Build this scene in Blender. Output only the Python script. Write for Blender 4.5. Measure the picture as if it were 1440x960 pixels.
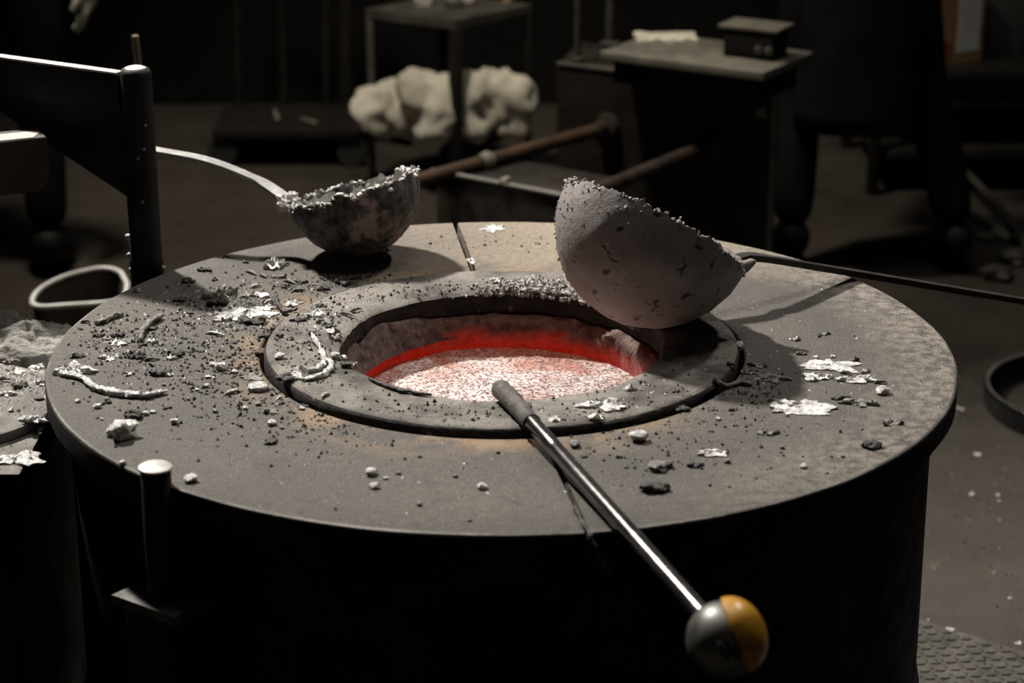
import bpy, bmesh, math, random
from mathutils import Vector, Matrix, noise, Quaternion

for o in list(bpy.data.objects):
    bpy.data.objects.remove(o)
scene = bpy.context.scene
COL = scene.collection
R = math.radians
V = Vector

# ------------------------------------------------------------------ camera
TOP = 0.80                                     # height of the furnace lid
F_PX = 3130.0
PITCH = R(19.5)
FWD = V((0, math.cos(PITCH), -math.sin(PITCH)))
UP = V((0, math.sin(PITCH), math.cos(PITCH)))
RIGHT = V((1, 0, 0))
CAM = V((0, 0, TOP)) + RIGHT * 0.0133 + UP * 0.0091 - FWD * 2.976
cam_d = bpy.data.cameras.new('camera')
cam_d.sensor_width = 36.0
cam_d.lens = F_PX / 1440 * 36.0
cam_d.clip_end = 60
cam_d.dof.use_dof = True
cam_d.dof.focus_distance = 3.0
cam_d.dof.aperture_fstop = 4.5
cam_o = bpy.data.objects.new('camera', cam_d)
COL.objects.link(cam_o)
cam_o.location = CAM
cam_o.rotation_euler = (R(90) - PITCH, 0, 0)
scene.camera = cam_o

# ------------------------------------------------------------------ world, lamps, exposure
w = bpy.data.worlds.new('hall_air')
scene.world = w
w.use_nodes = True
w.node_tree.nodes['Background'].inputs[0].default_value = (0.9, 0.95, 1.0, 1)
w.node_tree.nodes['Background'].inputs[1].default_value = 0.013


def lamp(name, loc, target, size, watts, col):
    d = bpy.data.lights.new(name, 'AREA')
    d.shape = 'DISK'
    d.size = size
    d.energy = watts
    d.color = col
    o = bpy.data.objects.new(name, d)
    COL.objects.link(o)
    o.location = loc
    o.rotation_euler = (V(target) - V(loc)).to_track_quat('-Z', 'Y').to_euler()
    return o


def bay_lamp(name, loc, target, watts, cone):
    d = bpy.data.lights.new(name, 'SPOT')
    d.energy = watts
    d.color = (1.0, 0.95, 0.88)
    d.shadow_soft_size = 0.17
    d.spot_size = R(cone)
    d.spot_blend = 0.9
    o = bpy.data.objects.new(name, d)
    COL.objects.link(o)
    o.location = loc
    o.rotation_euler = (V(target) - o.location).to_track_quat('-Z', 'Y').to_euler()


bay_lamp('high_bay_lamp', (-2.5, 3.4, 5.2), (0.22, -0.1, 0.6), 3150, 50)
bay_lamp('second_bay_lamp', (2.3, 3.3, 5.2), (0.0, -0.1, 0.6), 480, 44)
fd = bpy.data.lights.new('bench_fill', 'SPOT')  # unseen spot added to brighten the bench and its cloths
fd.energy = 620
fd.color = (1.0, 0.90, 0.74)
fd.shadow_soft_size = 0.2
fd.spot_size = R(48)
fd.spot_blend = 0.9
fo = bpy.data.objects.new('bench_fill', fd)
COL.objects.link(fo)
fo.location = (-1.0, 1.9, 4.8)
fo.rotation_euler = (V((-0.15, 3.2, 0.3)) - fo.location).to_track_quat('-Z', 'Y').to_euler()
lamp('overhead_fill', (0.3, 0.7, 5.6), (0.2, 0.5, 0.8), 1.6, 40, (1.0, 0.95, 0.88))  # soft fill added overhead to lift the shadows
scene.view_settings.view_transform = 'Standard'
scene.view_settings.look = 'None'
scene.view_settings.gamma = 1.0
scene.view_settings.use_curve_mapping = False
scene.view_settings.exposure = 0.0


# ------------------------------------------------------------------ helpers
def at(px, py, z):
    """point of the photograph's frame on the horizontal plane z"""
    d = FWD + RIGHT * ((px - 720) / F_PX) - UP * ((py - 480) / F_PX)
    return CAM + d * ((z - CAM.z) / d.z)


def at_y(px, py, y):
    d = FWD + RIGHT * ((px - 720) / F_PX) - UP * ((py - 480) / F_PX)
    return CAM + d * ((y - CAM.y) / d.y)


def fr(v, s=1.0, o=0.0):
    return noise.fractal(V((v[0] * s + o, v[1] * s - o, v[2] * s + 2 * o)), 1.0, 2.0, 4)


def empty(name, loc=(0, 0, 0)):
    o = bpy.data.objects.new(name, None)
    o.empty_display_size = 0.05
    COL.objects.link(o)
    o.location = loc
    return o


def tag(o, label=None, cat=None, group=None, kind=None):
    if label: o['label'] = label
    if cat: o['category'] = cat
    if group: o['group'] = group
    if kind: o['kind'] = kind
    return o


def root_loc(p):
    l = V((0, 0, 0))
    while p is not None:
        l += p.location
        p = p.parent
    return l


def obj(name, bm, m, parent=None, smooth=False, ang=40):
    """link a bmesh built in world coordinates as one mesh object"""
    if parent is not None:
        off = root_loc(parent)
    else:
        xs = [v.co for v in bm.verts]
        mn = V([min(c[i] for c in xs) for i in range(3)])
        mx = V([max(c[i] for c in xs) for i in range(3)])
        off = V(((mn.x + mx.x) / 2, (mn.y + mx.y) / 2, mn.z))
    bmesh.ops.translate(bm, verts=bm.verts, vec=-off)
    bmesh.ops.recalc_face_normals(bm, faces=bm.faces)
    me = bpy.data.meshes.new(name)
    if smooth:
        for f in bm.faces: f.smooth = True
        for e in bm.edges:
            if len(e.link_faces) == 2 and e.calc_face_angle(0) > R(ang): e.smooth = False
    bm.to_mesh(me)
    bm.free()
    for mm in (m if isinstance(m, (list, tuple)) else [m]):
        me.materials.append(mm)
    o = bpy.data.objects.new(name, me)
    COL.objects.link(o)
    if parent is not None:
        o.parent = parent
    else:
        o.location = off
    return o


def box(bm, c, s, rz=0.0, bev=0.0, rot=None):
    m = Matrix.Translation(V(c)) @ (rot if rot else Matrix.Rotation(rz, 4, 'Z')) @ Matrix.Diagonal((s[0], s[1], s[2], 1))
    r = bmesh.ops.create_cube(bm, size=1, matrix=m)
    if bev:
        es = list({e for v in r['verts'] for e in v.link_edges})
        bmesh.ops.bevel(bm, geom=es, offset=bev, segments=2, affect='EDGES', profile=0.5)
    return bm


def tube(bm, pts, rad, n=10, cap=True, flat=None):
    """sweep a circle (or a flat bar: flat=(w,h)) along points; rad may be a list"""
    pts = [V(p) for p in pts]
    rings = []
    prev = None
    for i, p in enumerate(pts):
        t = (pts[min(i + 1, len(pts) - 1)] - pts[max(i - 1, 0)]).normalized()
        a = t.cross(V((0, 0, 1)))
        if a.length < 1e-3: a = V((1, 0, 0))
        a.normalize()
        if prev and a.dot(prev) < 0: a = -a
        prev = a
        b = a.cross(t).normalized()
        ring = []
        if flat:
            ww, hh = flat
            for sx, sy in ((1, 1), (-1, 1), (-1, -1), (1, -1)):
                ring.append(bm.verts.new(p + a * sx * ww / 2 + b * sy * hh / 2))
        else:
            r = rad[i] if isinstance(rad, (list, tuple)) else rad
            for k in range(n):
                an = 2 * math.pi * k / n
                ring.append(bm.verts.new(p + (a * math.cos(an) + b * math.sin(an)) * r))
        rings.append(ring)
    m = len(rings[0])
    for i in range(len(rings) - 1):
        for k in range(m):
            bm.faces.new((rings[i][k], rings[i][(k + 1) % m], rings[i + 1][(k + 1) % m], rings[i + 1][k]))
    if cap:
        bm.faces.new(rings[0]); bm.faces.new(rings[-1])
    return bm


def smooth_pts(pts, k=6):
    pts = [V(p) for p in pts]
    out = []
    for i in range(len(pts) - 1):
        p0 = pts[max(i - 1, 0)]; p1 = pts[i]; p2 = pts[i + 1]; p3 = pts[min(i + 2, len(pts) - 1)]
        for j in range(k):
            t = j / k
            out.append(0.5 * ((2 * p1) + (p2 - p0) * t + (2 * p0 - 5 * p1 + 4 * p2 - p3) * t * t + (3 * p1 - p0 - 3 * p2 + p3) * t ** 3))
    out.append(pts[-1])
    return out


def lathe(bm, prof, n=48, a0=0.0, a1=2 * math.pi, c=(0, 0, 0), mat4=None, closed_prof=False, fn=None):
    """revolve (r, z) pairs about z"""
    full = abs(a1 - a0 - 2 * math.pi) < 1e-6
    cols = n if full else n + 1
    g = []
    for k in range(cols):
        a = a0 + (a1 - a0) * k / n
        col = []
        for i, (r, z) in enumerate(prof):
            p = V((r * math.cos(a), r * math.sin(a), z))
            if fn: p = fn(p, i, a)
            if mat4: p = mat4 @ p
            col.append(bm.verts.new(p + V(c)))
        g.append(col)
    m = len(prof)
    for k in range(n):
        k2 = (k + 1) % cols
        for i in range(m if closed_prof else m - 1):
            j = (i + 1) % m
            try:
                bm.faces.new((g[k][i], g[k2][i], g[k2][j], g[k][j]))
            except ValueError:
                pass
    if closed_prof and not full:
        bm.faces.new(g[0]); bm.faces.new(list(reversed(g[-1])))
    bmesh.ops.remove_doubles(bm, verts=bm.verts, dist=1e-6)
    return bm


# ------------------------------------------------------------------ materials
def nn(nt, typ, **kw):
    n = nt.nodes.new(typ)
    for k, v in kw.items(): setattr(n, k, v)
    return n


def mathn(nt, op, a, b=None, clamp=False):
    n = nn(nt, 'ShaderNodeMath', operation=op, use_clamp=clamp)
    for i, x in enumerate((a, b)):
        if x is None: continue
        if isinstance(x, (int, float)): n.inputs[i].default_value = x
        else: nt.links.new(x, n.inputs[i])
    return n.outputs[0]


def ramp(nt, fac, stops):
    r = nn(nt, 'ShaderNodeValToRGB')
    el = r.color_ramp.elements
    while len(el) < len(stops): el.new(0.5)
    for e, (p, c) in zip(el, stops):
        e.position = p
        e.color = (c, c, c, 1) if isinstance(c, (int, float)) else (*c, 1)
    nt.links.new(fac, r.inputs[0])
    return r.outputs[0]


def noise_tex(nt, vec, scale, detail=6, rough=0.6, dist=0.0):
    n = nn(nt, 'ShaderNodeTexNoise')
    n.inputs['Scale'].default_value = scale
    n.inputs['Detail'].default_value = detail
    n.inputs['Roughness'].default_value = rough
    n.inputs['Distortion'].default_value = dist
    if vec is not None: nt.links.new(vec, n.inputs['Vector'])
    return n.outputs['Fac']


def mixc(nt, fac, a, b):
    n = nn(nt, 'ShaderNodeMix', data_type='RGBA')
    if isinstance(fac, (int, float)): n.inputs['Factor'].default_value = fac
    else: nt.links.new(fac, n.inputs['Factor'])
    for key, x in ((6, a), (7, b)):
        if isinstance(x, tuple): n.inputs[key].default_value = (*x, 1)
        else: nt.links.new(x, n.inputs[key])
    return n.outputs[2]


def base_mat(name):
    m = bpy.data.materials.new(name)
    m.use_nodes = True
    nt = m.node_tree
    b = nt.nodes['Principled BSDF']
    tc = nn(nt, 'ShaderNodeTexCoord')
    return m, nt, b, tc.outputs['Object']


def mat(name, c1, c2, scale=8, rough=(0.5, 0.8), metal=0.0, bump=0.2, bscale=40, lo=0.35, hi=0.65, bdist=0.004, spec=0.5,
        spots=None, emit=None):
    m, nt, b, co = base_mat(name)
    f = noise_tex(nt, co, scale, 8, 0.65)
    col = ramp(nt, f, [(lo, c1), (hi, c2)])
    if spots:
        sc, thr, sco = spots
        f2 = noise_tex(nt, co, sc, 5, 0.6, 0.4)
        col = mixc(nt, ramp(nt, f2, [(thr, 0.0), (thr + 0.05, 1.0)]), col, sco)
    nt.links.new(col, b.inputs['Base Color'])
    nt.links.new(ramp(nt, noise_tex(nt, co, scale * 2.3, 5), [(0.35, rough[0]), (0.65, rough[1])]), b.inputs['Roughness'])
    b.inputs['Metallic'].default_value = metal
    b.inputs['Specular IOR Level'].default_value = spec
    if bump:
        bp = nn(nt, 'ShaderNodeBump')
        bp.inputs['Strength'].default_value = bump
        bp.inputs['Distance'].default_value = bdist
        nt.links.new(noise_tex(nt, co, bscale, 8, 0.7), bp.inputs['Height'])
        nt.links.new(bp.outputs[0], b.inputs['Normal'])
    if emit:
        b.inputs['Emission Color'].default_value = (*emit[0], 1)
        b.inputs['Emission Strength'].default_value = emit[1]
    return m


def lid_material():
    m, nt, b, co = base_mat('scaled_cast_iron_lid')
    sp = nn(nt, 'ShaderNodeSeparateXYZ'); nt.links.new(co, sp.inputs[0])
    X, Y = sp.outputs[0], sp.outputs[1]
    rad = mathn(nt, 'SQRT', mathn(nt, 'ADD', mathn(nt, 'MULTIPLY', X, X), mathn(nt, 'MULTIPLY', Y, Y)))
    big = noise_tex(nt, co, 6, 6, 0.6)
    fine = noise_tex(nt, co, 90, 6, 0.7)
    grit = noise_tex(nt, co, 380, 3, 0.6)
    col = ramp(nt, big, [(0.33, (0.056, 0.050, 0.044)), (0.67, (0.130, 0.114, 0.097))])
    col = mixc(nt, ramp(nt, fine, [(0.35, 0.6), (0.58, 0.0)]), col, (0.05, 0.045, 0.041))
    col = mixc(nt, ramp(nt, noise_tex(nt, co, 420, 3, 0.7), [(0.52, 0.0), (0.66, 0.55)]), col, (0.24, 0.215, 0.19))
    col = mixc(nt, ramp(nt, noise_tex(nt, co, 21, 7, 0.7, 0.5), [(0.56, 0.0), (0.68, 0.45)]), col, (0.045, 0.04, 0.036))
    # sandy scale at the far side
    wob = mathn(nt, 'MULTIPLY', mathn(nt, 'SUBTRACT', noise_tex(nt, co, 9, 5), 0.5), 0.28)
    far = mathn(nt, 'ADD', Y, wob)
    fm = ramp(nt, far, [(0.30, 0.0), (0.40, 1.0)])
    xm = mathn(nt, 'SUBTRACT', 1.0, mathn(nt, 'MULTIPLY', mathn(nt, 'ABSOLUTE', mathn(nt, 'SUBTRACT', X, 0.12)), 2.2), clamp=True)
    sand = mathn(nt, 'MULTIPLY', mathn(nt, 'MULTIPLY', fm, xm), ramp(nt, fine, [(0.3, 0.35), (0.6, 1.0)]))
    col = mixc(nt, sand, col, (0.34, 0.275, 0.20))
    # ochre scale hugging the collar
    halo = mathn(nt, 'SUBTRACT', 1.0, mathn(nt, 'MULTIPLY', mathn(nt, 'ABSOLUTE', mathn(nt, 'SUBTRACT', mathn(nt, 'ADD', rad, mathn(nt, 'MULTIPLY', wob, 0.35)), 0.335)), 17.0), clamp=True)
    halo = mathn(nt, 'MULTIPLY', halo, ramp(nt, noise_tex(nt, co, 14, 6), [(0.42, 0.0), (0.62, 0.9)]))
    halo = mathn(nt, 'MULTIPLY', halo, ramp(nt, X, [(0.12, 1.0), (0.27, 0.0)]))
    col = mixc(nt, halo, col, (0.30, 0.20, 0.115))
    # worn pale grit on the right-hand rim
    rr = mathn(nt, 'MULTIPLY', ramp(nt, mathn(nt, 'ADD', rad, mathn(nt, 'MULTIPLY', wob, 0.4)), [(0.47, 0.0), (0.58, 1.0)]),
               ramp(nt, X, [(0.15, 0.0), (0.45, 1.0)]))
    rr = mathn(nt, 'MULTIPLY', rr, ramp(nt, noise_tex(nt, co, 55, 6, 0.7), [(0.42, 0.0), (0.6, 0.8)]))
    col = mixc(nt, rr, col, (0.31, 0.27, 0.225))
    # pits
    col = mixc(nt, ramp(nt, grit, [(0.62, 0.0), (0.7, 0.7)]), col, (0.03, 0.027, 0.024))
    col = mixc(nt, ramp(nt, noise_tex(nt, co, 300, 2, 0.5), [(0.66, 0.0), (0.71, 0.6)]), col, (0.42, 0.38, 0.33))
    nt.links.new(col, b.inputs['Base Color'])
    nt.links.new(ramp(nt, big, [(0.3, 0.62), (0.7, 0.85)]), b.inputs['Roughness'])
    b.inputs['Specular IOR Level'].default_value = 0.35
    bp = nn(nt, 'ShaderNodeBump')
    bp.inputs['Strength'].default_value = 0.8
    bp.inputs['Distance'].default_value = 0.003
    nt.links.new(mathn(nt, 'ADD', fine, grit), bp.inputs['Height'])
    nt.links.new(bp.outputs[0], b.inputs['Normal'])
    return m


def melt_material():
    m, nt, b, co = base_mat('molten_aluminium')
    spk = noise_tex(nt, co, 260, 4, 0.7)
    med = noise_tex(nt, co, 26, 7, 0.7, 0.6)
    big = noise_tex(nt, co, 7, 5, 0.6, 0.8)
    col = ramp(nt, med, [(0.35, (0.50, 0.40, 0.37)), (0.6, (0.80, 0.76, 0.74))])
    col = mixc(nt, ramp(nt, big, [(0.46, 0.0), (0.62, 0.85)]), col, (0.40, 0.15, 0.10))
    col = mixc(nt, ramp(nt, spk, [(0.43, 1.0), (0.53, 0.0)]), col, (0.045, 0.016, 0.012))
    nt.links.new(col, b.inputs['Base Color'])
    b.inputs['Roughness'].default_value = 0.6
    b.inputs['Metallic'].default_value = 0.0
    em = ramp(nt, noise_tex(nt, co, 18, 6, 0.65), [(0.3, (0.22, 0.018, 0.004)), (0.7, (0.42, 0.06, 0.014))])
    nt.links.new(em, b.inputs['Emission Color'])
    b.inputs['Emission Strength'].default_value = 0.22
    bp = nn(nt, 'ShaderNodeBump')
    bp.inputs['Strength'].default_value = 0.6
    bp.inputs['Distance'].default_value = 0.003
    nt.links.new(mathn(nt, 'ADD', spk, med), bp.inputs['Height'])
    nt.links.new(bp.outputs[0], b.inputs['Normal'])
    return m


def crucible_material():
    """hot lining: glows where it is heated by the metal, crusted above"""
    m, nt, b, co = base_mat('hot_crucible_lining')
    sp = nn(nt, 'ShaderNodeSeparateXYZ'); nt.links.new(co, sp.inputs[0])
    n1 = noise_tex(nt, co, 60, 6, 0.7)
    col = ramp(nt, n1, [(0.35, (0.035, 0.02, 0.016)), (0.62, (0.20, 0.125, 0.10))])
    nt.links.new(col, b.inputs['Base Color'])
    b.inputs['Roughness'].default_value = 0.85
    zz = mathn(nt, 'ADD', sp.outputs[2], mathn(nt, 'MULTIPLY', mathn(nt, 'SUBTRACT', noise_tex(nt, co, 22, 6), 0.5), 0.045))
    heat = nn(nt, 'ShaderNodeMapRange')
    heat.inputs['From Min'].default_value = 0.760
    heat.inputs['From Max'].default_value = 0.738
    nt.links.new(zz, heat.inputs['Value'])
    em = mixc(nt, heat.outputs[0], (0.02, 0.0015, 0.0005), (0.46, 0.007, 0.0015))
    nt.links.new(em, b.inputs['Emission Color'])
    b.inputs['Emission Strength'].default_value = 0.42
    bp = nn(nt, 'ShaderNodeBump')
    bp.inputs['Strength'].default_value = 0.8
    bp.inputs['Distance'].default_value = 0.005
    nt.links.new(n1, bp.inputs['Height'])
    nt.links.new(bp.outputs[0], b.inputs['Normal'])
    return m


M = {}
M['lid'] = lid_material()
M['melt'] = melt_material()
M['crucible'] = crucible_material()
M['collar'] = mat('smoked_refractory_collar', (0.045, 0.039, 0.034), (0.25, 0.225, 0.195), 14, (0.55, 0.8), 0, 0.8, 200, 0.34, 0.60, 0.004, 0.35,
                  spots=(260, 0.6, (0.03, 0.027, 0.024)))
M['black_steel'] = mat('blackened_steel', (0.006, 0.0055, 0.005), (0.016, 0.014, 0.012), 14, (0.5, 0.75), 0.2, 0.4, 60, spots=(90, 0.68, (0.06, 0.055, 0.05)), spec=0.3)
M['furnace_side'] = mat('sooty_shaded_shell', (0.005, 0.0045, 0.004), (0.015, 0.0125, 0.010), 7, (0.6, 0.85), 0.0, 0.6, 40, spec=0.15, spots=(30, 0.66, (0.04, 0.026, 0.018)))
M['pale_edge'] = mat('pale_top_steel', (0.33, 0.31, 0.29), (0.55, 0.52, 0.49), 30, (0.4, 0.6), 0.4, 0.3, 90)
M['handle_steel'] = mat('rubbed_handle_steel', (0.24, 0.235, 0.23), (0.42, 0.41, 0.395), 30, (0.42, 0.6), 0.3, 0.2, 120)
M['dark_handle'] = mat('dark_handle_steel', (0.03, 0.028, 0.026), (0.07, 0.065, 0.06), 30, (0.35, 0.55), 0.6, 0.2, 120)
M['shaft'] = mat('polished_lance_steel', (0.10, 0.097, 0.094), (0.19, 0.185, 0.18), 30, (0.20, 0.28), 0.95, 0.0, 160)
M['burnt_tip'] = mat('burnt_lance_sheath', (0.03, 0.026, 0.024), (0.13, 0.115, 0.105), 60, (0.45, 0.7), 0.3, 0.8, 110, spots=(150, 0.68, (0.4, 0.36, 0.33)))
M['cast_head'] = mat('cast_alloy_head', (0.09, 0.088, 0.08), (0.15, 0.146, 0.135), 20, (0.36, 0.5), 0.7, 0.05, 120)
M['yellow'] = mat('yellow_plastic_cap', (0.33, 0.15, 0.008), (0.44, 0.22, 0.02), 16, (0.3, 0.45), 0, 0.05, 60)
M['black_rubber'] = mat('black_slot', (0.01, 0.01, 0.01), (0.02, 0.02, 0.02), 20, (0.5, 0.7), 0, 0)
M['ladle_dark'] = mat('crusted_ladle_iron', (0.018, 0.017, 0.018), (0.30, 0.275, 0.26), 55, (0.35, 0.6), 0.3, 1.0, 200, 0.38, 0.74, 0.006,
                      spots=(13, 0.565, (0.46, 0.36, 0.335)))
M['ladle_pale'] = mat('ash_washed_ladle_iron', (0.19, 0.165, 0.155), (0.30, 0.265, 0.25), 14, (0.6, 0.8), 0.1, 0.7, 70, 0.35, 0.65, 0.004,
                      spots=(55, 0.60, (0.03, 0.026, 0.025)))
M['ladle_inside'] = mat('aluminium_skull', (0.30, 0.29, 0.27), (0.66, 0.64, 0.60), 26, (0.45, 0.7), 0.25, 0.9, 60, 0.35, 0.62, 0.006, spots=(24, 0.64, (0.03, 0.03, 0.03)))
M['rim_crust'] = mat('bright_metal_crust', (0.45, 0.43, 0.41), (0.85, 0.83, 0.80), 60, (0.35, 0.6), 0.3, 0.8, 140, spots=(60, 0.66, (0.05, 0.045, 0.04)))
M['crust_grey'] = mat('grey_metal_crust', (0.2, 0.185, 0.175), (0.5, 0.47, 0.44), 90, (0.45, 0.7), 0.2, 0.8, 200)
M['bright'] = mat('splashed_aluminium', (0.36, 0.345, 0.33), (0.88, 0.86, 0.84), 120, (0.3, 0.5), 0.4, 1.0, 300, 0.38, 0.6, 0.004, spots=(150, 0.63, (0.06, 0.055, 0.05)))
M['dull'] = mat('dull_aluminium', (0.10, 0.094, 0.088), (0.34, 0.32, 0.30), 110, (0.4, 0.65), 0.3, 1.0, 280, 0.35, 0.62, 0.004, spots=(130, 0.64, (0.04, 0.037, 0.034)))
M['slag'] = mat('black_slag', (0.013, 0.011, 0.009), (0.06, 0.052, 0.044), 70, (0.4, 0.7), 0.1, 0.9, 150, 0.35, 0.65, 0.004, spots=(120, 0.64, (0.4, 0.38, 0.35)))
M['rust_slag'] = mat('rusty_slag', (0.05, 0.03, 0.02), (0.2, 0.13, 0.085), 60, (0.6, 0.9), 0, 0.9, 130)
M['floor'] = mat('grimy_concrete', (0.019, 0.0155, 0.012), (0.052, 0.042, 0.032), 2.4, (0.55, 0.85), 0, 0.5, 30, 0.32, 0.68, 0.006, 0.4, spots=(24, 0.69, (0.10, 0.085, 0.068)))
M['wall'] = mat('sooty_wall', (0.006, 0.006, 0.006), (0.012, 0.011, 0.010), 3, (0.8, 0.95), 0, 0.3, 20, spec=0.1)
M['worn_glint_edge'] = mat('worn_lid_edge_glint', (0.045, 0.04, 0.036), (0.24, 0.225, 0.2), 5, (0.45, 0.7), 0.3, 0.6, 160, 0.45, 0.7)
M['machine'] = mat('brown_machine_paint', (0.009, 0.006, 0.004), (0.017, 0.011, 0.007), 6, (0.5, 0.8), 0.1, 0.3, 40)
M['machine_top'] = mat('dusty_steel_slab', (0.11, 0.10, 0.082), (0.2, 0.185, 0.15), 9, (0.45, 0.7), 0.2, 0.3, 40)
M['edge_steel'] = mat('dusty_edge_steel', (0.09, 0.085, 0.075), (0.17, 0.16, 0.14), 12, (0.4, 0.6), 0.4, 0.2, 60)
M['rust_pipe'] = mat('rusty_pipe', (0.025, 0.014, 0.008), (0.085, 0.045, 0.022), 12, (0.6, 0.85), 0.1, 0.5, 60)
M['rust_arm'] = mat('rusty_arm_steel', (0.014, 0.008, 0.006), (0.05, 0.03, 0.021), 14, (0.5, 0.75), 0.2, 0.5, 60)
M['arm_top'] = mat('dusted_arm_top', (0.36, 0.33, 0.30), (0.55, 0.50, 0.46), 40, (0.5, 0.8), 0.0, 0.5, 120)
M['cloth'] = mat('dirty_white_cloth', (0.42, 0.39, 0.32), (0.66, 0.62, 0.53), 6, (0.8, 0.95), 0, 0.4, 30, spec=0.2)
M['dark_cloth'] = mat('black_work_cloth', (0.004, 0.004, 0.005), (0.009, 0.009, 0.010), 8, (0.85, 0.95), 0, 0.3, 30, spec=0.1)
M['boot'] = mat('black_boot_leather', (0.004, 0.004, 0.004), (0.009, 0.008, 0.008), 12, (0.55, 0.7), 0, 0.2, 40, spec=0.2)
M['skin'] = mat('skin', (0.36, 0.22, 0.16), (0.43, 0.27, 0.2), 8, (0.5, 0.6), 0, 0.1, 40)
M['hair'] = mat('dark_hair', (0.012, 0.01, 0.008), (0.025, 0.02, 0.016), 30, (0.5, 0.7), 0, 0.5, 80)
M['glove'] = mat('pale_work_glove', (0.3, 0.29, 0.23), (0.42, 0.41, 0.34), 10, (0.8, 0.95), 0, 0.3, 60)
M['wood'] = mat('worn_wood', (0.13, 0.08, 0.045), (0.24, 0.16, 0.1), 18, (0.6, 0.8), 0, 0.3, 40)
M['cardboard'] = mat('brown_cardboard', (0.36, 0.2, 0.08), (0.46, 0.27, 0.12), 5, (0.8, 0.95), 0, 0.1, 40)
M['paper'] = mat('white_paper_label', (0.7, 0.69, 0.66), (0.8, 0.79, 0.76), 9, (0.7, 0.9), 0, 0)
M['red_ink'] = mat('red_print', (0.3, 0.05, 0.03), (0.36, 0.07, 0.04), 9, (0.7, 0.9), 0, 0)
M['grey_crate'] = mat('dark_grey_crate', (0.03, 0.028, 0.026), (0.05, 0.047, 0.043), 8, (0.6, 0.8), 0, 0.2, 40)
M['hose'] = mat('grey_rubber_hose', (0.035, 0.032, 0.028), (0.06, 0.055, 0.048), 12, (0.5, 0.7), 0, 0.1, 60)
M['ash'] = mat('pale_ash', (0.14, 0.13, 0.115), (0.44, 0.42, 0.38), 18, (0.8, 0.95), 0, 1.0, 60, 0.35, 0.65, 0.01, 0.2)
M['stand_top'] = mat('scaled_stand_top', (0.10, 0.09, 0.08), (0.21, 0.19, 0.165), 14, (0.6, 0.85), 0, 0.6, 90, spots=(110, 0.64, (0.03, 0.027, 0.025)))
M['rust_shell'] = mat('rust_streaked_shell', (0.012, 0.010, 0.009), (0.04, 0.027, 0.018), 6, (0.6, 0.85), 0.1, 0.5, 40, spots=(11, 0.6, (0.075, 0.05, 0.034)))
M['bucket_rim'] = mat('galvanised_rim', (0.40, 0.385, 0.355), (0.52, 0.50, 0.46), 16, (0.5, 0.7), 0.2, 0.2, 60)
M['bucket'] = mat('sooty_bucket_steel', (0.04, 0.033, 0.027), (0.11, 0.088, 0.07), 9, (0.5, 0.75), 0.2, 0.3, 40)
M['gloss_black'] = mat('glossy_black_enamel', (0.004, 0.004, 0.004), (0.010, 0.010, 0.010), 12, (0.12, 0.22), 0, 0.05, 40, spec=0.6)
M['tread'] = mat('worn_tread_steel', (0.055, 0.05, 0.043), (0.12, 0.11, 0.096), 14, (0.4, 0.65), 0.5, 0.3, 70)
M['green_bottle'] = mat('yellow_green_plastic', (0.3, 0.27, 0.06), (0.38, 0.34, 0.08), 8, (0.4, 0.6), 0, 0)
M['bench_dark'] = mat('dark_bench_steel', (0.008, 0.007, 0.006), (0.016, 0.014, 0.012), 9, (0.6, 0.85), 0.0, 0.3, 40, spec=0.15)
M['bench_top'] = mat('grubby_bench_top', (0.035, 0.032, 0.026), (0.075, 0.068, 0.055), 12, (0.5, 0.8), 0.0, 0.3, 40)

# ------------------------------------------------------------------ the hall
bm = bmesh.new(); box(bm, (0, 2.0, -0.05), (14, 14, 0.1)); tag(obj('floor', bm, M['floor']), kind='structure')
bm = bmesh.new(); box(bm, (0, 4.85, 3.0), (14, 0.2, 6.0)); tag(obj('wall_back', bm, M['wall']), kind='structure')
bm = bmesh.new(); box(bm, (-6.9, 2.0, 3.0), (0.2, 14, 6.0)); tag(obj('wall_left', bm, M['wall']), kind='structure')
bm = bmesh.new(); box(bm, (6.9, 2.0, 3.0), (0.2, 14, 6.0)); tag(obj('wall_right', bm, M['wall']), kind='structure')

# ------------------------------------------------------------------ the furnace
R_LID, R_BODY, R_COL, R_HOLE = 0.60, 0.572, 0.316, 0.213
Z_COL = TOP + 0.011
fur = tag(empty('melting_furnace'), 'large round black melting furnace with a flat scaled iron lid and a glowing hole', 'furnace')
bm = bmesh.new()
lathe(bm, [(R_BODY - 0.02, 0.0), (R_BODY, 0.0), (R_BODY, 0.30), (R_BODY + 0.006, 0.305), (R_BODY + 0.006, 0.345), (R_BODY, 0.35),
           (R_BODY, 0.735), (R_BODY + 0.012, 0.738), (R_BODY + 0.012, 0.766), (0.295, 0.764), (0.295, 0.60), (0.25, 0.60), (0.25, 0.40), (0.0, 0.40)], 96,
      fn=lambda p, i, a: p * 1.0 if i in (8, 9, 10, 11, 12, 13) else V((p.x * (1 + 0.006 * fr(p, 5)), p.y * (1 + 0.006 * fr(p, 5)), p.z)))
obj('furnace_shell', bm, M['furnace_side'], fur, True)

seam_far = math.atan2(*(lambda q: (q.y, q.x))(at(641, 316, TOP)))
seam_near = math.atan2(*(lambda q: (q.y, q.x))(at(828, 749, TOP)))


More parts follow.
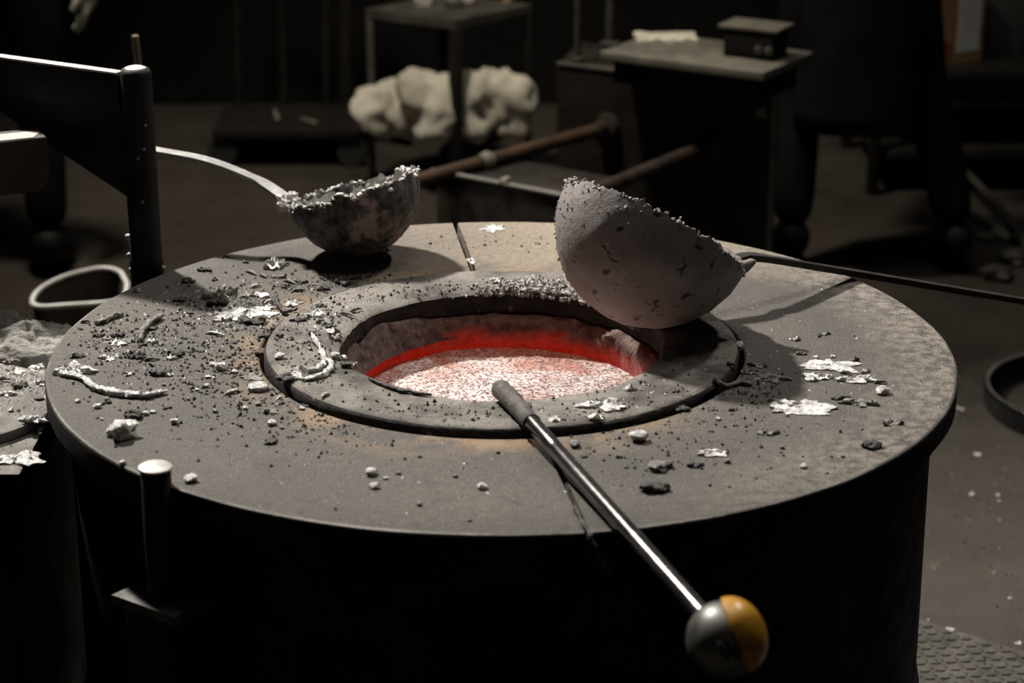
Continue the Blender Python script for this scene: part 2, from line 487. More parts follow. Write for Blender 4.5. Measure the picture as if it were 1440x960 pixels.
def lid_half(a0, a1, w0, w1):
    bm = bmesh.new()
    prof = [(0.323, 0.766), (0.323, TOP - 0.002), (0.325, TOP), (0.36, TOP), (0.44, TOP), (0.52, TOP), (R_LID - 0.004, TOP), (R_LID - 0.0012, TOP - 0.0012),
            (R_LID, TOP - 0.004), (R_LID, 0.768), (R_LID - 0.003, 0.766)]
    n = 96
    # a seam of constant width: shift the end columns sideways instead of by angle

    def fn(p, i, a):
        r = math.hypot(p.x, p.y)
        d0, d1 = a - a0, a1 - a
        sh = 0.0
        if d0 < 1e-4: sh = w0 / r
        if d1 < 1e-4: sh = -w1 / r
        wob = 0.0015 * fr((p.x, p.y, 0), 30) / r if (d0 < 1e-4 or d1 < 1e-4) else 0
        aa = a + sh + wob
        rr = r
        if i >= 6: rr = r * (1 + 0.0022 * noise.noise(V((math.cos(a) * 7, math.sin(a) * 7, 0))))
        return V((rr * math.cos(aa), rr * math.sin(aa), p.z))
    lathe(bm, prof, n, a0, a1, closed_prof=True, fn=fn)
    for f in bm.faces:
        c = f.calc_center_median()
        if c.z < TOP - 0.0042 and math.hypot(c.x, c.y) > 0.5: f.material_index = 1  # lid side painted near black for the shade below the edge
        elif math.hypot(c.x, c.y) > R_LID - 0.0035: f.material_index = 2  # worn bevel, its paler colour stands in for the rim glint
    return obj('lid_half', bm, [M['lid'], M['furnace_side'], M['worn_glint_edge']], fur, True)


sn = seam_near + 2 * math.pi if seam_near < seam_far else seam_near
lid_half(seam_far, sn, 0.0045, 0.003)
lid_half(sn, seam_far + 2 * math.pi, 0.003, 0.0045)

bm = bmesh.new()


def collar_fn(p, i, a):
    r = math.hypot(p.x, p.y)
    k = 0.006 * noise.noise(V((math.cos(a) * 3, math.sin(a) * 3, 4))) + 0.002 * noise.noise(V((math.cos(a) * 16, math.sin(a) * 16, 8)))
    if i in (3, 4, 5): k = 0.4 * k + 0.0015 * noise.noise(V((math.cos(a) * 30, math.sin(a) * 30, 1)))
    rr = r + k * (1.0 if i > 8 or i < 2 else 0.35)
    z = p.z + (0.0012 * fr(p, 14) if 4 <= i <= 9 else 0)
    return V((rr * math.cos(a), rr * math.sin(a), z))


lathe(bm, [(0.300, 0.765), (R_COL - 0.004, 0.765), (R_COL, 0.790), (R_COL, Z_COL - 0.006), (R_COL - 0.003, Z_COL - 0.002), (R_COL - 0.010, Z_COL),
           (0.290, Z_COL), (0.265, Z_COL), (0.240, Z_COL - 0.0005), (R_HOLE + 0.006, Z_COL - 0.002), (R_HOLE + 0.001, Z_COL - 0.006), (R_HOLE, Z_COL - 0.014),
           (R_HOLE - 0.002, 0.790), (R_HOLE + 0.004, 0.765)], 144, closed_prof=True, fn=collar_fn)
for f in bm.faces:
    c = f.calc_center_median()
    if math.hypot(c.x, c.y) < R_HOLE + 0.006 and c.z < Z_COL - 0.006: f.material_index = 1
    if math.hypot(c.x, c.y) > R_COL - 0.006 and c.z < Z_COL - 0.003: f.material_index = 1  # outer wall darkened to stand for shade in the collar gap
M['soot_shade'] = mat('soot_gap_shade', (0.012, 0.010, 0.009), (0.05, 0.038, 0.034), 40, (0.6, 0.85), 0, 0.9, 110, 0.4, 0.7, 0.005, 0.3, spots=(60, 0.66, (0.22, 0.15, 0.135)))
obj('collar', bm, [M['collar'], M['soot_shade']], fur, True)

bm = bmesh.new()


def cruc_fn(p, i, a):
    r = math.hypot(p.x, p.y)
    if i in (2, 3, 4, 5):
        lump = 0.006 * fr((math.cos(a) * 2.0, math.sin(a) * 2.0, i * 0.35), 5)
        r += lump
        z = p.z + 0.006 * fr((math.cos(a), math.sin(a), 3.0), 6)
        return V((r * math.cos(a), r * math.sin(a), z))
    return p


lathe(bm, [(0.228, 0.62), (0.228, 0.755), (0.222, 0.772), (0.209, 0.777), (0.201, 0.770), (0.199, 0.760), (0.198, 0.750), (0.197, 0.735), (0.19, 0.64), (0.15, 0.61)], 144, fn=cruc_fn)
obj('crucible', bm, M['crucible'], fur, True, 60)

# dross piled on the far left of the crucible lip
bm = bmesh.new()
n = 40
rows = []
for k in range(n + 1):
    a = R(106) + R(88) * k / n
    t = k / n
    hgt = 0.024 * math.sin(math.pi * t) ** 0.7 * (0.75 + 0.5 * noise.noise(V((t * 6, 1, 2))))
    row = []
    for j in range(7):
        u = j / 6
        r = 0.214 - 0.024 * u * (0.5 + 0.5 * math.sin(math.pi * t)) - 0.002
        z = 0.770 + hgt * (1 - u ** 1.6) - 0.022 * u * u
        p = V((r * math.cos(a), r * math.sin(a), z))
        d = 0.004 * fr(p, 70)
        row.append(bm.verts.new(p + V((-math.cos(a), -math.sin(a), 0.6)) * d))
    rows.append(row)
for k in range(n):
    for j in range(6):
        bm.faces.new((rows[k][j], rows[k + 1][j], rows[k + 1][j + 1], rows[k][j + 1]))
M['dross'] = mat('pinkish_dross', (0.06, 0.036, 0.03), (0.30, 0.2, 0.175), 70, (0.8, 0.95), 0, 1.0, 140, 0.35, 0.65, 0.006)
obj('dross_crust', bm, M['dross'], fur, True, 80)

bm = bmesh.new()
rn = random.Random(77)


def lump_early(bm, p, s, rnd, amp):
    r = bmesh.ops.create_icosphere(bm, subdivisions=1, radius=s)
    off = rnd.uniform(0, 50)
    for v in r['verts']:
        d = v.co.normalized()
        v.co = d * s * (1 + amp * fr(d, 1.6, off)) + V(p)


for k in range(420):
    px = rn.gauss(765, 52)
    q_ = at(px, 412, Z_COL)
    a = math.atan2(q_.y, q_.x) + rn.uniform(-0.03, 0.03)
    t = rn.random() ** 1.5
    r = R_HOLE - 0.002 + 0.030 * t
    z = Z_COL + rn.uniform(-0.001, 0.002) - (0.006 if t < 0.08 else 0)
    lump_early(bm, (r * math.cos(a), r * math.sin(a), z), 0.0008 + 0.0034 * rn.random() ** 2.2, rn, 1.1)
tag(obj('lip_crust', bm, M['crust_grey'], fur), 'ragged grey metal crust on the far lip of the hole', kind='stuff')

# pivot post on its bracket at the near left of the shell
ZP = 0.660
pb = at(229, 838, ZP)
post_top = ZP
for it in range(40):                      # height of the pin from its top in the photograph
    q = at(227, 660, post_top)
    if q.y <= pb.y: break
    post_top += 0.005
pin = V((pb.x, pb.y, 0))
br = empty('pivot_bracket', (0, 0, 0)); br.parent = fur
M['plate'] = mat('greasy_bracket_plate', (0.05, 0.046, 0.04), (0.12, 0.11, 0.098), 16, (0.5, 0.75), 0.2, 0.4, 60)
c4 = [at(157, 836, ZP), at(238, 800, ZP), at(312, 829, ZP), at(247, 868, ZP)]
bm = bmesh.new()
tv = [bm.verts.new(p) for p in c4]; bv = [bm.verts.new(p - V((0, 0, 0.012))) for p in c4]
bm.faces.new(tv); bm.faces.new(list(reversed(bv)))
for k in range(4): bm.faces.new((tv[k], bv[k], bv[(k + 1) % 4], tv[(k + 1) % 4]))
ctr = sum(c4, V((0, 0, 0))) / 4
obj('base_plate', bm, M['plate'], br)
bm = bmesh.new()
dirn = V((-ctr.x, -ctr.y, 0)).normalized()
rzz = math.atan2(dirn.y, dirn.x)
box(bm, (ctr.x, ctr.y, ZP - 0.012 - 0.09), (0.075, 0.075, 0.18), rzz, 0.004)
box(bm, (ctr.x + dirn.x * 0.09, ctr.y + dirn.y * 0.09, ZP - 0.12), (0.24, 0.06, 0.06), rzz, 0.004)
obj('bracket_arm', bm, M['black_steel'], br, True)
bm = bmesh.new()
lathe(bm, [(0.0, ZP), (0.0175, ZP), (0.0175, post_top - 0.003), (0.015, post_top), (0.0, post_top)], 24, c=(pin.x, pin.y, 0))
obj('pivot_pin', bm, M['black_steel'], br, True)
bm = bmesh.new()
lathe(bm, [(0.0, post_top), (0.019, post_top), (0.0195, post_top + 0.003), (0.016, post_top + 0.005), (0.0, post_top + 0.004)], 24, c=(pin.x, pin.y, 0))
obj('pin_lit_cap', bm, M['pale_edge'], br, True)  # lit top of the pin put into the pale cap colour

# molten metal
bm = bmesh.new()
Z_MELT = 0.731
rings = 40; seg = 96
prev = None
cv = bm.verts.new((0, 0, Z_MELT))
for i in range(1, rings + 1):
    r = 0.1985 * i / rings
    cur = []
    for k in range(seg):
        a = 2 * math.pi * k / seg
        p = V((r * math.cos(a), r * math.sin(a), 0))
        p.z = Z_MELT + 0.0012 * fr(p, 18) + 0.0008 * fr(p, 60)
        cur.append(bm.verts.new(p))
    for k in range(seg):
        if prev is None: bm.faces.new((cv, cur[k], cur[(k + 1) % seg]))
        else: bm.faces.new((prev[k], cur[k], cur[(k + 1) % seg], prev[(k + 1) % seg]))
    prev = cur
low = [bm.verts.new((0.19 * math.cos(2 * math.pi * k / seg), 0.19 * math.sin(2 * math.pi * k / seg), 0.66)) for k in range(seg)]
for k in range(seg): bm.faces.new((prev[k], low[k], low[(k + 1) % seg], prev[(k + 1) % seg]))
bm.faces.new(low)
tag(obj('molten_metal', bm, M['melt'], None, True, 70), 'pool of molten aluminium with a white speckled skin glowing red inside the crucible', 'molten metal')

# ------------------------------------------------------------------ ladles


def cam_vec(x, y, z):
    return (RIGHT * x + UP * y - FWD * z).normalized()


def bowl(bm, c, n, r, depth_k, thick, rough_rim, seed, outer_noise):
    """hemispherical bowl, axis n points out of its mouth"""
    q = V((0, 0, 1)).rotation_difference(n).to_matrix().to_4x4()
    N = 72; MM = 26
    out = []
    for i in range(MM + 1):
        t = i / MM * math.pi / 2
        out.append((r * math.sin(t), -r * depth_k * math.cos(t), i / MM))
    ri = r - thick
    inn = []
    for i in range(MM, -1, -1):
        t = i / MM * math.pi / 2
        inn.append((ri * math.sin(t), -ri * depth_k * math.cos(t) + (0.0 if i < MM else 0), i / MM))
    prof = [(a, b) for a, b, _ in out] + [(a, b) for a, b, _ in inn]

    def fn(p, i, a):
        e = i / MM if i <= MM else (2 * MM + 1 - i) / MM
        rim = max(0.0, (e - 0.9) / 0.1)
        dz = rim * rough_rim * (0.6 * noise.noise(V((math.cos(a) * 4, math.sin(a) * 4, seed))) + 0.9 * fr((math.cos(a), math.sin(a), seed), 11))
        d = outer_noise * fr(p, 45, seed) + outer_noise * 0.8 * fr(p, 14, seed + 3)
        rr = p.normalized() * d if p.length > 1e-6 else V((0, 0, 0))
        return p + rr * (1 if i <= MM else -0.6) + V((0, 0, dz))
    lathe(bm, prof, N, mat4=Matrix.Translation(c) @ q, fn=fn)
    return q


def rim_dz(a, rough_rim, seed):
    return rough_rim * (0.6 * noise.noise(V((math.cos(a) * 4, math.sin(a) * 4, seed))) + 0.9 * fr((math.cos(a), math.sin(a), seed), 11))


def rim_crumbs(bm, c, q, r, count, seed, amin, amax, size, rough, bseed):
    rnd = random.Random(seed)
    for k in range(count):
        a = rnd.uniform(amin, amax)
        p = Matrix.Translation(c) @ q @ V(((r + rnd.uniform(-0.004, 0.002)) * math.cos(a), (r + rnd.uniform(-0.004, 0.002)) * math.sin(a), rim_dz(a, rough, bseed) + rnd.uniform(-0.003, 0.0015)))
        lump(bm, p, rnd.uniform(0.25, 1) ** 1.5 * size, rnd, 1, (1, 1, 1), 1.1)


def lump(bm, p, s, rnd, sub=1, squash=(1, 1, 1), amp=0.45):
    r = bmesh.ops.create_icosphere(bm, subdivisions=sub, radius=s)
    rot = Matrix.Rotation(rnd.uniform(0, 6.28), 3, 'Z') @ Matrix.Rotation(rnd.uniform(0, 6.28), 3, 'X')
    off = rnd.uniform(0, 50)
    for v in r['verts']:
        d = v.co.normalized()
        k = 1 + amp * fr(d, 1.4, off)
        co = rot @ (d * s * k)
        v.co = V((co.x * squash[0], co.y * squash[1], co.z * squash[2])) + V(p)
    return r['verts']


# left ladle: upright bowl with a solidified skull in it
LR = 0.101
lc = at(496, 266, TOP + LR + 0.001)
ln = cam_vec(-math.sin(R(15.2)) * 0.985, math.cos(R(15.2)) * 0.985, 0.16)
lad = tag(empty('ladle', (lc.x, lc.y, TOP)), 'dark crusted iron ladle holding a bright aluminium skull, its bowl standing upright on the lid', 'ladle')
bm = bmesh.new()
q = bowl(bm, lc, ln, LR, 1.0, 0.006, 0.007, 3.3, 0.0016)
obj('bowl', bm, M['ladle_dark'], lad, True, 60)
bm = bmesh.new()
# skull of frozen metal lining the bowl
MMi = 34
prof = []
for i in range(MMi + 1):
    t = math.pi / 2 * i / MMi
    prof.append(((LR - 0.009) * math.sin(t) * 0.985, -(LR - 0.010) * math.cos(t) * 0.80 - 0.006))
lathe(bm, prof, 110, mat4=Matrix.Translation(lc) @ q, fn=lambda p, i, a: p + V((0, 0, 0.018 * fr(p, 26, 1.5) + 0.009 * fr(p, 85, 4) - 0.006 * abs(fr(p, 150, 2)))))
obj('metal_skull', bm, M['ladle_inside'], lad, True, 60)
bm = bmesh.new()
rim_crumbs(bm, lc, q, LR - 0.002, 420, 5, 0, 2 * math.pi, 0.0042, 0.007, 3.3)
rn = random.Random(8)
mj = cam_vec(-math.cos(R(15.2)), -math.sin(R(15.2)), 0)        # towards the handle
lug = lc + mj * (LR - 0.002)
for k in range(26):
    lump(bm, lug + V((rn.uniform(-0.016, 0.010), rn.uniform(-0.012, 0.012), rn.uniform(-0.006, 0.016))), rn.uniform(0.0025, 0.0068), rn, 1, (1, 1, 1), 0.9)
tip = lc - mj * (LR - 0.002)
for k in range(16):
    lump(bm, tip + V((rn.uniform(-0.022, 0.004), rn.uniform(-0.012, 0.02), rn.uniform(-0.012, 0.004))), rn.uniform(0.0015, 0.0038), rn, 1, (1, 1, 1), 0.9)
tag(obj('rim_crust', bm, M['rim_crust'], lad), 'bright flaky metal crust along the rim', kind='stuff')
hy = lc.y + 0.03
hp = [lug + V((0.004, 0.004, 0.004)), at_y(372, 259, hy + 0.01), at_y(345, 246, hy + 0.02), at_y(310, 232, hy + 0.03), at_y(275, 222, hy + 0.045), at_y(220, 212, hy + 0.07),
      at_y(150, 199, hy + 0.10), at_y(60, 182, hy + 0.15)]
bm = bmesh.new(); tube(bm, smooth_pts(hp, 6), None, flat=(0.022, 0.006))
obj('handle', bm, M['handle_steel'], lad)

# right ladle: tipped bowl leaning over the hole
RR = 0.134
rc = at(920, 322, Z_COL + RR - 0.001)
rnv = cam_vec(math.sin(R(27.3)) * 0.995, math.cos(R(27.3)) * 0.995, -0.10)
lad2 = tag(empty('ladle', (rc.x, rc.y, TOP)), 'ash-grey iron ladle tipped on its side, its bowl leaning over the glowing hole', 'ladle')
bm = bmesh.new()
q2 = bowl(bm, rc, rnv, RR, 1.0, 0.007, 0.006, 9.1, 0.0013)
obj('bowl', bm, M['ladle_pale'], lad2, True, 60)
bm = bmesh.new()
rim_crumbs(bm, rc, q2, RR - 0.002, 620, 15, 0, 2 * math.pi, 0.0036, 0.006, 9.1)
mj2 = cam_vec(math.cos(R(27.3)), -math.sin(R(27.3)), 0)
rn = random.Random(18)
for k in range(110):                                   # knobbly splashes on the raised flank
    a = rn.gauss(0, 0.55)
    th = abs(rn.gauss(0.0, 0.55)) + 0.03
    base = (-mj2 * math.cos(th) - rnv * math.sin(th))
    side = rnv.cross(mj2).normalized()
    d = (base * math.cos(a) + side * math.sin(a)).normalized()
    lump(bm, rc + d * (RR + 0.0005), rn.uniform(0.0006, 0.0020) * (1 if rn.random() < 0.8 else 1.4), rn, 1, (1, 1, 1), 0.9)
tp = rc - mj2 * (RR - 0.002)
for k in range(10):
    lump(bm, tp + rnv * rn.uniform(0, 0.010) + V((rn.uniform(-0.004, 0.012), rn.uniform(-0.01, 0.01), 0)), rn.uniform(0.002, 0.0045), rn, 1)
tag(obj('rim_crust', bm, M['crust_grey'], lad2), 'knobbly grey metal crust along the rim', kind='stuff')
bm = bmesh.new()
lug2 = rc + mj2 * (RR - 0.004)
e0 = at_y(1046, 384, lug2.y)
prof_pts = [lug2 - mj2 * 0.03 + rnv * 0.004 + V((0, 0.03, 0)), lug2 + V((0.0, 0.012, 0.006)), lug2 + V((0.022, 0.012, 0.014))]
tube(bm, smooth_pts(prof_pts, 5), [0.010, 0.011, 0.012, 0.012, 0.0115, 0.011, 0.0095, 0.008, 0.006, 0.004, 0.0015], 12)
for v in bm.verts: v.co += V((1, 1, 1)) * 0.003 * fr(v.co, 110)
obj('lug', bm, M['ladle_pale'], lad2, True, 60)
B = at(1202, 384, TOP + 0.008)
Acon = at_y(1075, 363, lug2.y + 0.155)
back2 = rnv.cross(mj2).normalized()
if back2.y < 0: back2 = -back2
rim2 = rc + (mj2 * 0.62 + back2 * 0.78) * (RR - 0.004)
far_end = B + (B - Acon) * 2.6
hp2 = [rim2, at_y(1034, 365, lug2.y + 0.125), at_y(1050, 361, lug2.y + 0.145), Acon, Acon.lerp(B, 0.5), B, far_end]
bm = bmesh.new(); tube(bm, smooth_pts(hp2, 5), None, flat=(0.018, 0.009))
obj('handle', bm, M['dark_handle'], lad2)

# ------------------------------------------------------------------ thermocouple lance
LRAD = 0.0098
P1 = at(748, 594, Z_COL + LRAD + 0.0015)
P2 = at(885, 748, TOP + LRAD + 0.002)
ld = (P2 - P1).normalized()
Ptip = P1 - ld * 0.125
lan = tag(empty('thermocouple_lance', (P2.x, P2.y, TOP)), 'steel thermocouple lance with a yellow-capped head lying across the furnace lid', 'lance')
hd_len = 0.0
for i in range(2000):
    hd_len = i * 0.001
    p = P2 + ld * hd_len
    rel = p - CAM
    py = 480 - F_PX * rel.dot(UP) / rel.dot(FWD)
    if py > 868: break
Pneck = P2 + ld * hd_len
bm = bmesh.new(); tube(bm, [P1 + ld * 0.0, P1 + ld * 0.05, P1 + ld * 0.078, P1 + ld * 0.08, P1 + ld * 0.083, P2, Pneck], [LRAD, LRAD, LRAD, LRAD * 0.95, LRAD, LRAD, LRAD], 20)
obj('shaft', bm, M['shaft'], lan, True, 60)
bm = bmesh.new()
tpts = []; trad = []
for i in range(26):
    t = i / 25
    tpts.append(Ptip + (P1 - Ptip) * t + V((0, 0, -0.003 * (1 - t) ** 2)))
    r = 0.0125 - 0.0012 * t
    if i < 3: r *= (0.55, 0.85, 0.97)[i]
    trad.append(r)
tube(bm, tpts, trad, 18)
for v in bm.verts: v.co += V((1, 0.4, 1)) * 0.0012 * fr(v.co, 90)
obj('burnt_sheath', bm, M['burnt_tip'], lan, True, 60)
bm = bmesh.new()
qz = V((0, 0, 1)).rotation_difference(ld).to_matrix().to_4x4()
mt = Matrix.Translation(Pneck) @ qz
lathe(bm, [(0.0, -0.004), (0.011, -0.004), (0.0135, 0.0), (0.016, 0.006), (0.018, 0.012), (0.024, 0.018), (0.031, 0.024), (0.036, 0.034), (0.0375, 0.046), (0.036, 0.058),
           (0.030, 0.070), (0.019, 0.079), (0.0, 0.083)], 40, mat4=mt)
head = obj('connection_head', bm, M['cast_head'], lan, True, 60)
hc = Pneck + ld * 0.046
cax = (RIGHT * 0.90 + UP * 0.36 - FWD * 0.06).normalized()
qc = V((0, 0, 1)).rotation_difference(cax).to_matrix().to_4x4()
bm = bmesh.new()
cp = [(0.0, 0.010), (0.0365, 0.010), (0.0385, 0.012)]
for i in range(1, 9):
    t = math.pi / 2 * i / 8
    cp.append((0.0385 * math.cos(t), 0.012 + 0.030 * math.sin(t)))
lathe(bm, cp, 40, mat4=Matrix.Translation(hc) @ qc)
obj('cap', bm, M['yellow'], head, True, 50)
for s in (0, 1):
    bm = bmesh.new()
    sl = (RIGHT * (-0.10 + 0.26 * s) - UP * (0.18) - FWD * 1.0).normalized()
    dd = (RIGHT * 0.5 - UP * 0.85).normalized()
    pc = hc + sl * 0.0385
    tube(bm, [pc - dd * 0.010, pc - dd * 0.006, pc + dd * 0.006, pc + dd * 0.010], [0.002, 0.0038, 0.0038, 0.002], 8)
    obj('slot', bm, M['black_rubber'], head, True)

# drip hanging in the near seam of the lid
bm = bmesh.new()
tube(bm, smooth_pts([at(808, 712, TOP + 0.004), at(818, 732, TOP + 0.005), at(829, 750, TOP + 0.003), at(829, 750, TOP + 0.003) + V((0.004, -0.008, -0.008)), at(829, 750, TOP) + V((0.014, -0.010, -0.032)), at(829, 750, TOP) + V((0.022, -0.010, -0.040))], 5),
     [0.0022 + 0.0012 * math.sin(i * 1.3) for i in range(26)], 8)
tag(obj('metal_drip', bm, M['slag'], None, True, 60), 'thin black metal drip hanging over the lid edge beside the lance', 'metal drip')

# ------------------------------------------------------------------ swing frame behind the lid
FY = 0.37
pf = at_y(207, 386, FY)
ptop = at_y(194, 95, FY)
fx = pf.x
zt = ptop.z
frm = tag(empty('swing_frame', (fx, FY, 0)), 'black steel swing frame with a round post and a gusseted arm behind the lid', 'frame')
bm = bmesh.new()
lathe(bm, [(0.0, 0.0), (0.06, 0.0), (0.06, 0.015), (0.0245, 0.016), (0.0245, 0.80), (0.0255, 0.805), (0.0235, 0.81), (0.0230, zt - 0.008), (0.020, zt - 0.002), (0.014, zt), (0.0, zt - 0.0005)], 32, c=(fx, FY, 0))
obj('post', bm, M['black_steel'], frm, True, 50)
bm = bmesh.new(); lathe(bm, [(0.0, zt - 0.001), (0.0135, zt - 0.001), (0.0155, zt), (0.012, zt + 0.0015), (0.0, zt + 0.0018)], 28, c=(fx, FY, 0)); obj('post_lit_cap', bm, M['pale_edge'], frm, True, 50)  # pale cap colour carries the light on the post top
bm = bmesh.new()
zb = zt - 0.010
a_in = at(171, 104, zb); a_out = at(-150, 60, zb)
dv = (a_out - a_in); dv.z = 0; dv.normalize()
nv = V((-dv.y, dv.x, 0))
L = 0.75
bc = a_in + dv * L / 2
rot = Matrix.Rotation(math.atan2(dv.y, dv.x), 4, 'Z')
box(bm, (bc.x, bc.y, zb - 0.028), (L, 0.020, 0.056), rot=rot, bev=0.002)
obj('arm', bm, M['black_steel'], frm, True)
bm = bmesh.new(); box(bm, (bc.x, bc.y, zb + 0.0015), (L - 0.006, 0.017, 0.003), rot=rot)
obj('arm_strip', bm, M['pale_edge'], frm)  # paler strip along the top of the arm
bm = bmesh.new()
g0 = V((a_in.x, a_in.y, zb - 0.056)) - dv * 0.012
zg = at_y(183, 280, a_in.y).z
g1 = V((g0.x, g0.y, zg)); g2 = V((a_in.x, a_in.y, zb - 0.056)) + dv * 0.30
f = [bm.verts.new(p + nv * s * 0.004) for s in (-1, 1) for p in (g0, g1, g2)]
bm.faces.new(f[:3]); bm.faces.new(list(reversed(f[3:])))
for i, j in ((0, 1), (1, 2), (2, 0)): bm.faces.new((f[i], f[j], f[j + 3], f[i + 3]))
obj('gusset', bm, M['black_steel'], frm)
rn = random.Random(4)
for i, (px, py, s) in enumerate(((183, 331, 0.006), (182, 358, 0.004), (185, 377, 0.0035), (229, 376, 0.004), (204, 278, 0.0025), (206, 205, 0.0025), (198, 217, 0.0025), (207, 172, 0.002))):
    bm = bmesh.new()
    p = at_y(px, py, FY)
    off = p.x - fx
    yy = FY - math.sqrt(max(0.0, 0.0235 ** 2 - min(abs(off), 0.0234) ** 2))
    lump(bm, (p.x, yy, p.z), s, rn, 2, (1, 0.8, 1))
    obj('weld_splash', bm, M['bright'] if i < 4 else M['dull'], frm, True, 70)

# rusty jib arm in front of the frame
ja = tag(empty('jib_arm', (-1.15, 0.3, 0)), 'rusty steel jib arm with a rounded end in front of the swing frame', 'jib arm')
JY = 0.40
jz = at_y(45, 186, JY).z
je = at_y(60, 187, JY)
jrot = Matrix.Rotation(R(24), 4, 'Z')
bm = bmesh.new()
prof = [(-0.42, 0.0), (0.0, 0.0), (0.0, -0.054)]
for i in range(1, 7):
    t = math.pi / 2 * i / 6
    prof.append((-0.027 + 0.027 * math.cos(t), -0.054 - 0.027 * math.sin(t)))
prof += [(-0.42, -0.081)]
mj3 = Matrix.Translation(V((je.x, je.y, jz))) @ jrot
fa = [bm.verts.new(mj3 @ V((x, -0.030, z))) for x, z in prof]
fb = [bm.verts.new(mj3 @ V((x, 0.030, z))) for x, z in prof]
bm.faces.new(fa); bm.faces.new(list(reversed(fb)))
for i in range(len(prof)):
    j = (i + 1) % len(prof)
    bm.faces.new((fa[i], fb[i], fb[j], fa[j]))
bmesh.ops.bevel(bm, geom=list(bm.edges), offset=0.002, segments=1, affect='EDGES')
obj('beam', bm, M['rust_arm'], ja, True)
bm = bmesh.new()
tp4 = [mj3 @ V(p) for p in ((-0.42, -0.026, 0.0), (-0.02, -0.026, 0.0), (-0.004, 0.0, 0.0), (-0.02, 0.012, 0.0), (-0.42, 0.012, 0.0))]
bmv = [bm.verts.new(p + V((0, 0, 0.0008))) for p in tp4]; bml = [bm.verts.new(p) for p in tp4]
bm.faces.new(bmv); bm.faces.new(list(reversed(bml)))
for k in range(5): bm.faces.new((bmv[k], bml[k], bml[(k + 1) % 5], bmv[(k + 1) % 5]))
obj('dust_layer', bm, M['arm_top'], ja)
bm = bmesh.new()
jb = mj3 @ V((-0.42, 0, 0))
lathe(bm, [(0.0, 0.0), (0.10, 0.0), (0.10, 0.02), (0.045, 0.022), (0.045, jz + 0.03), (0.0, jz + 0.03)], 28, c=(jb.x, jb.y, 0))
obj('column', bm, M['rust_arm'], ja, True, 50)

# ------------------------------------------------------------------ the neighbouring stand with ash
ZS = 0.735
s0 = at(-10, 666, ZS)
sx1 = -0.592
st = tag(empty('casting_stand', (-1.02, 0.0, 0)), 'low square-topped casting stand beside the furnace with a round lid under ash', 'stand')
bm = bmesh.new()
sy0, sy1 = s0.y, at(60, 466, ZS).y
sx0 = sx1 - 0.44
box(bm, ((sx0 + sx1) / 2, (sy0 + sy1) / 2, ZS - 0.02), (sx1 - sx0, sy1 - sy0, 0.04), bev=0.004)
for f in bm.faces:
    if f.normal.z < 0.5: f.material_index = 1  # slab sides take a darker material for their shade
obj('top_slab', bm, [M['stand_top'], M['furnace_side']], st, True)
bm = bmesh.new()
scx, scy = (sx0 + sx1) / 2 - 0.01, (sy0 + sy1) / 2
box(bm, (scx, scy, (ZS - 0.04) / 2), (sx1 - sx0 - 0.03, sy1 - sy0 - 0.03, ZS - 0.04), 0, 0.03)
obj('shell', bm, M['rust_shell'], st, True, 50)
lcx, lcy = at(-95, 580, ZS + 0.01).x, at(0, 568, ZS + 0.01).y
bm = bmesh.new()
rl = at(76, 575, ZS + 0.014).x - lcx
lathe(bm, [(0.0, ZS), (rl - 0.002, ZS), (rl, ZS + 0.004), (rl - 0.002, ZS + 0.013), (rl - 0.008, ZS + 0.015), (0.0, ZS + 0.015)], 56, c=(lcx, lcy, 0),
      fn=lambda p, i, a: V((p.x * (1 + 0.012 * noise.noise(V((math.cos(a) * 5, math.sin(a) * 5, 0)))), p.y, p.z)))
obj('round_lid', bm, M['stand_top'], st, True, 50)

# ash heap
bm = bmesh.new()
ac = at(42, 492, ZS)
n = 44
gr = []
for i in range(n + 1):
    row = []
    for j in range(n + 1):
        u, v = i / n * 2 - 1, j / n * 2 - 1
        r = math.hypot(u, v)
        ph = noise.noise(V((u * 1.6, v * 1.6, 3)))
        h = max(0.0, (1 - r * r)) * (0.020 + 0.02 * ph) + max(0.0, 1 - ((u + 0.25) ** 2 + (v - 0.35) ** 2) * 5) * 0.016
        p = V((ac.x - 0.04 + u * 0.125, ac.y + v * 0.085, 0))
        h += 0.016 * fr(p, 34) * max(0, 1 - r) ** 0.5 + 0.006 * fr(p, 110)
        row.append(bm.verts.new((p.x, p.y, ZS + 0.013 + max(h, -0.012) if r < 1 else ZS + 0.001)))
    gr.append(row)
for i in range(n):
    for j in range(n): bm.faces.new((gr[i][j], gr[i + 1][j], gr[i + 1][j + 1], gr[i][j + 1]))
for v in [v for v in bm.verts if math.hypot((v.co.x - ac.x + 0.04) / 0.125, (v.co.y - ac.y) / 0.085) > 1.08]: bm.verts.remove(v)
r_ = bmesh.ops.extrude_face_region(bm, geom=list(bm.faces))
for v in [g for g in r_['geom'] if isinstance(g, bmesh.types.BMVert)]: v.co.z = ZS + 0.0005
tag(obj('ash_heap', bm, M['ash'], None, True, 80), 'heap of pale fluffy ash on the casting stand', 'ash heap')

# ------------------------------------------------------------------ bits of metal on the lid
DEB = []
used_bits = []


def zsurf(p):
    r = math.hypot(p.x, p.y)
    if R_HOLE < r < R_COL: return Z_COL
    return TOP


def place(px, py):
    p = at(px, py, TOP + 0.002)
    p.z = zsurf(p)
    return p


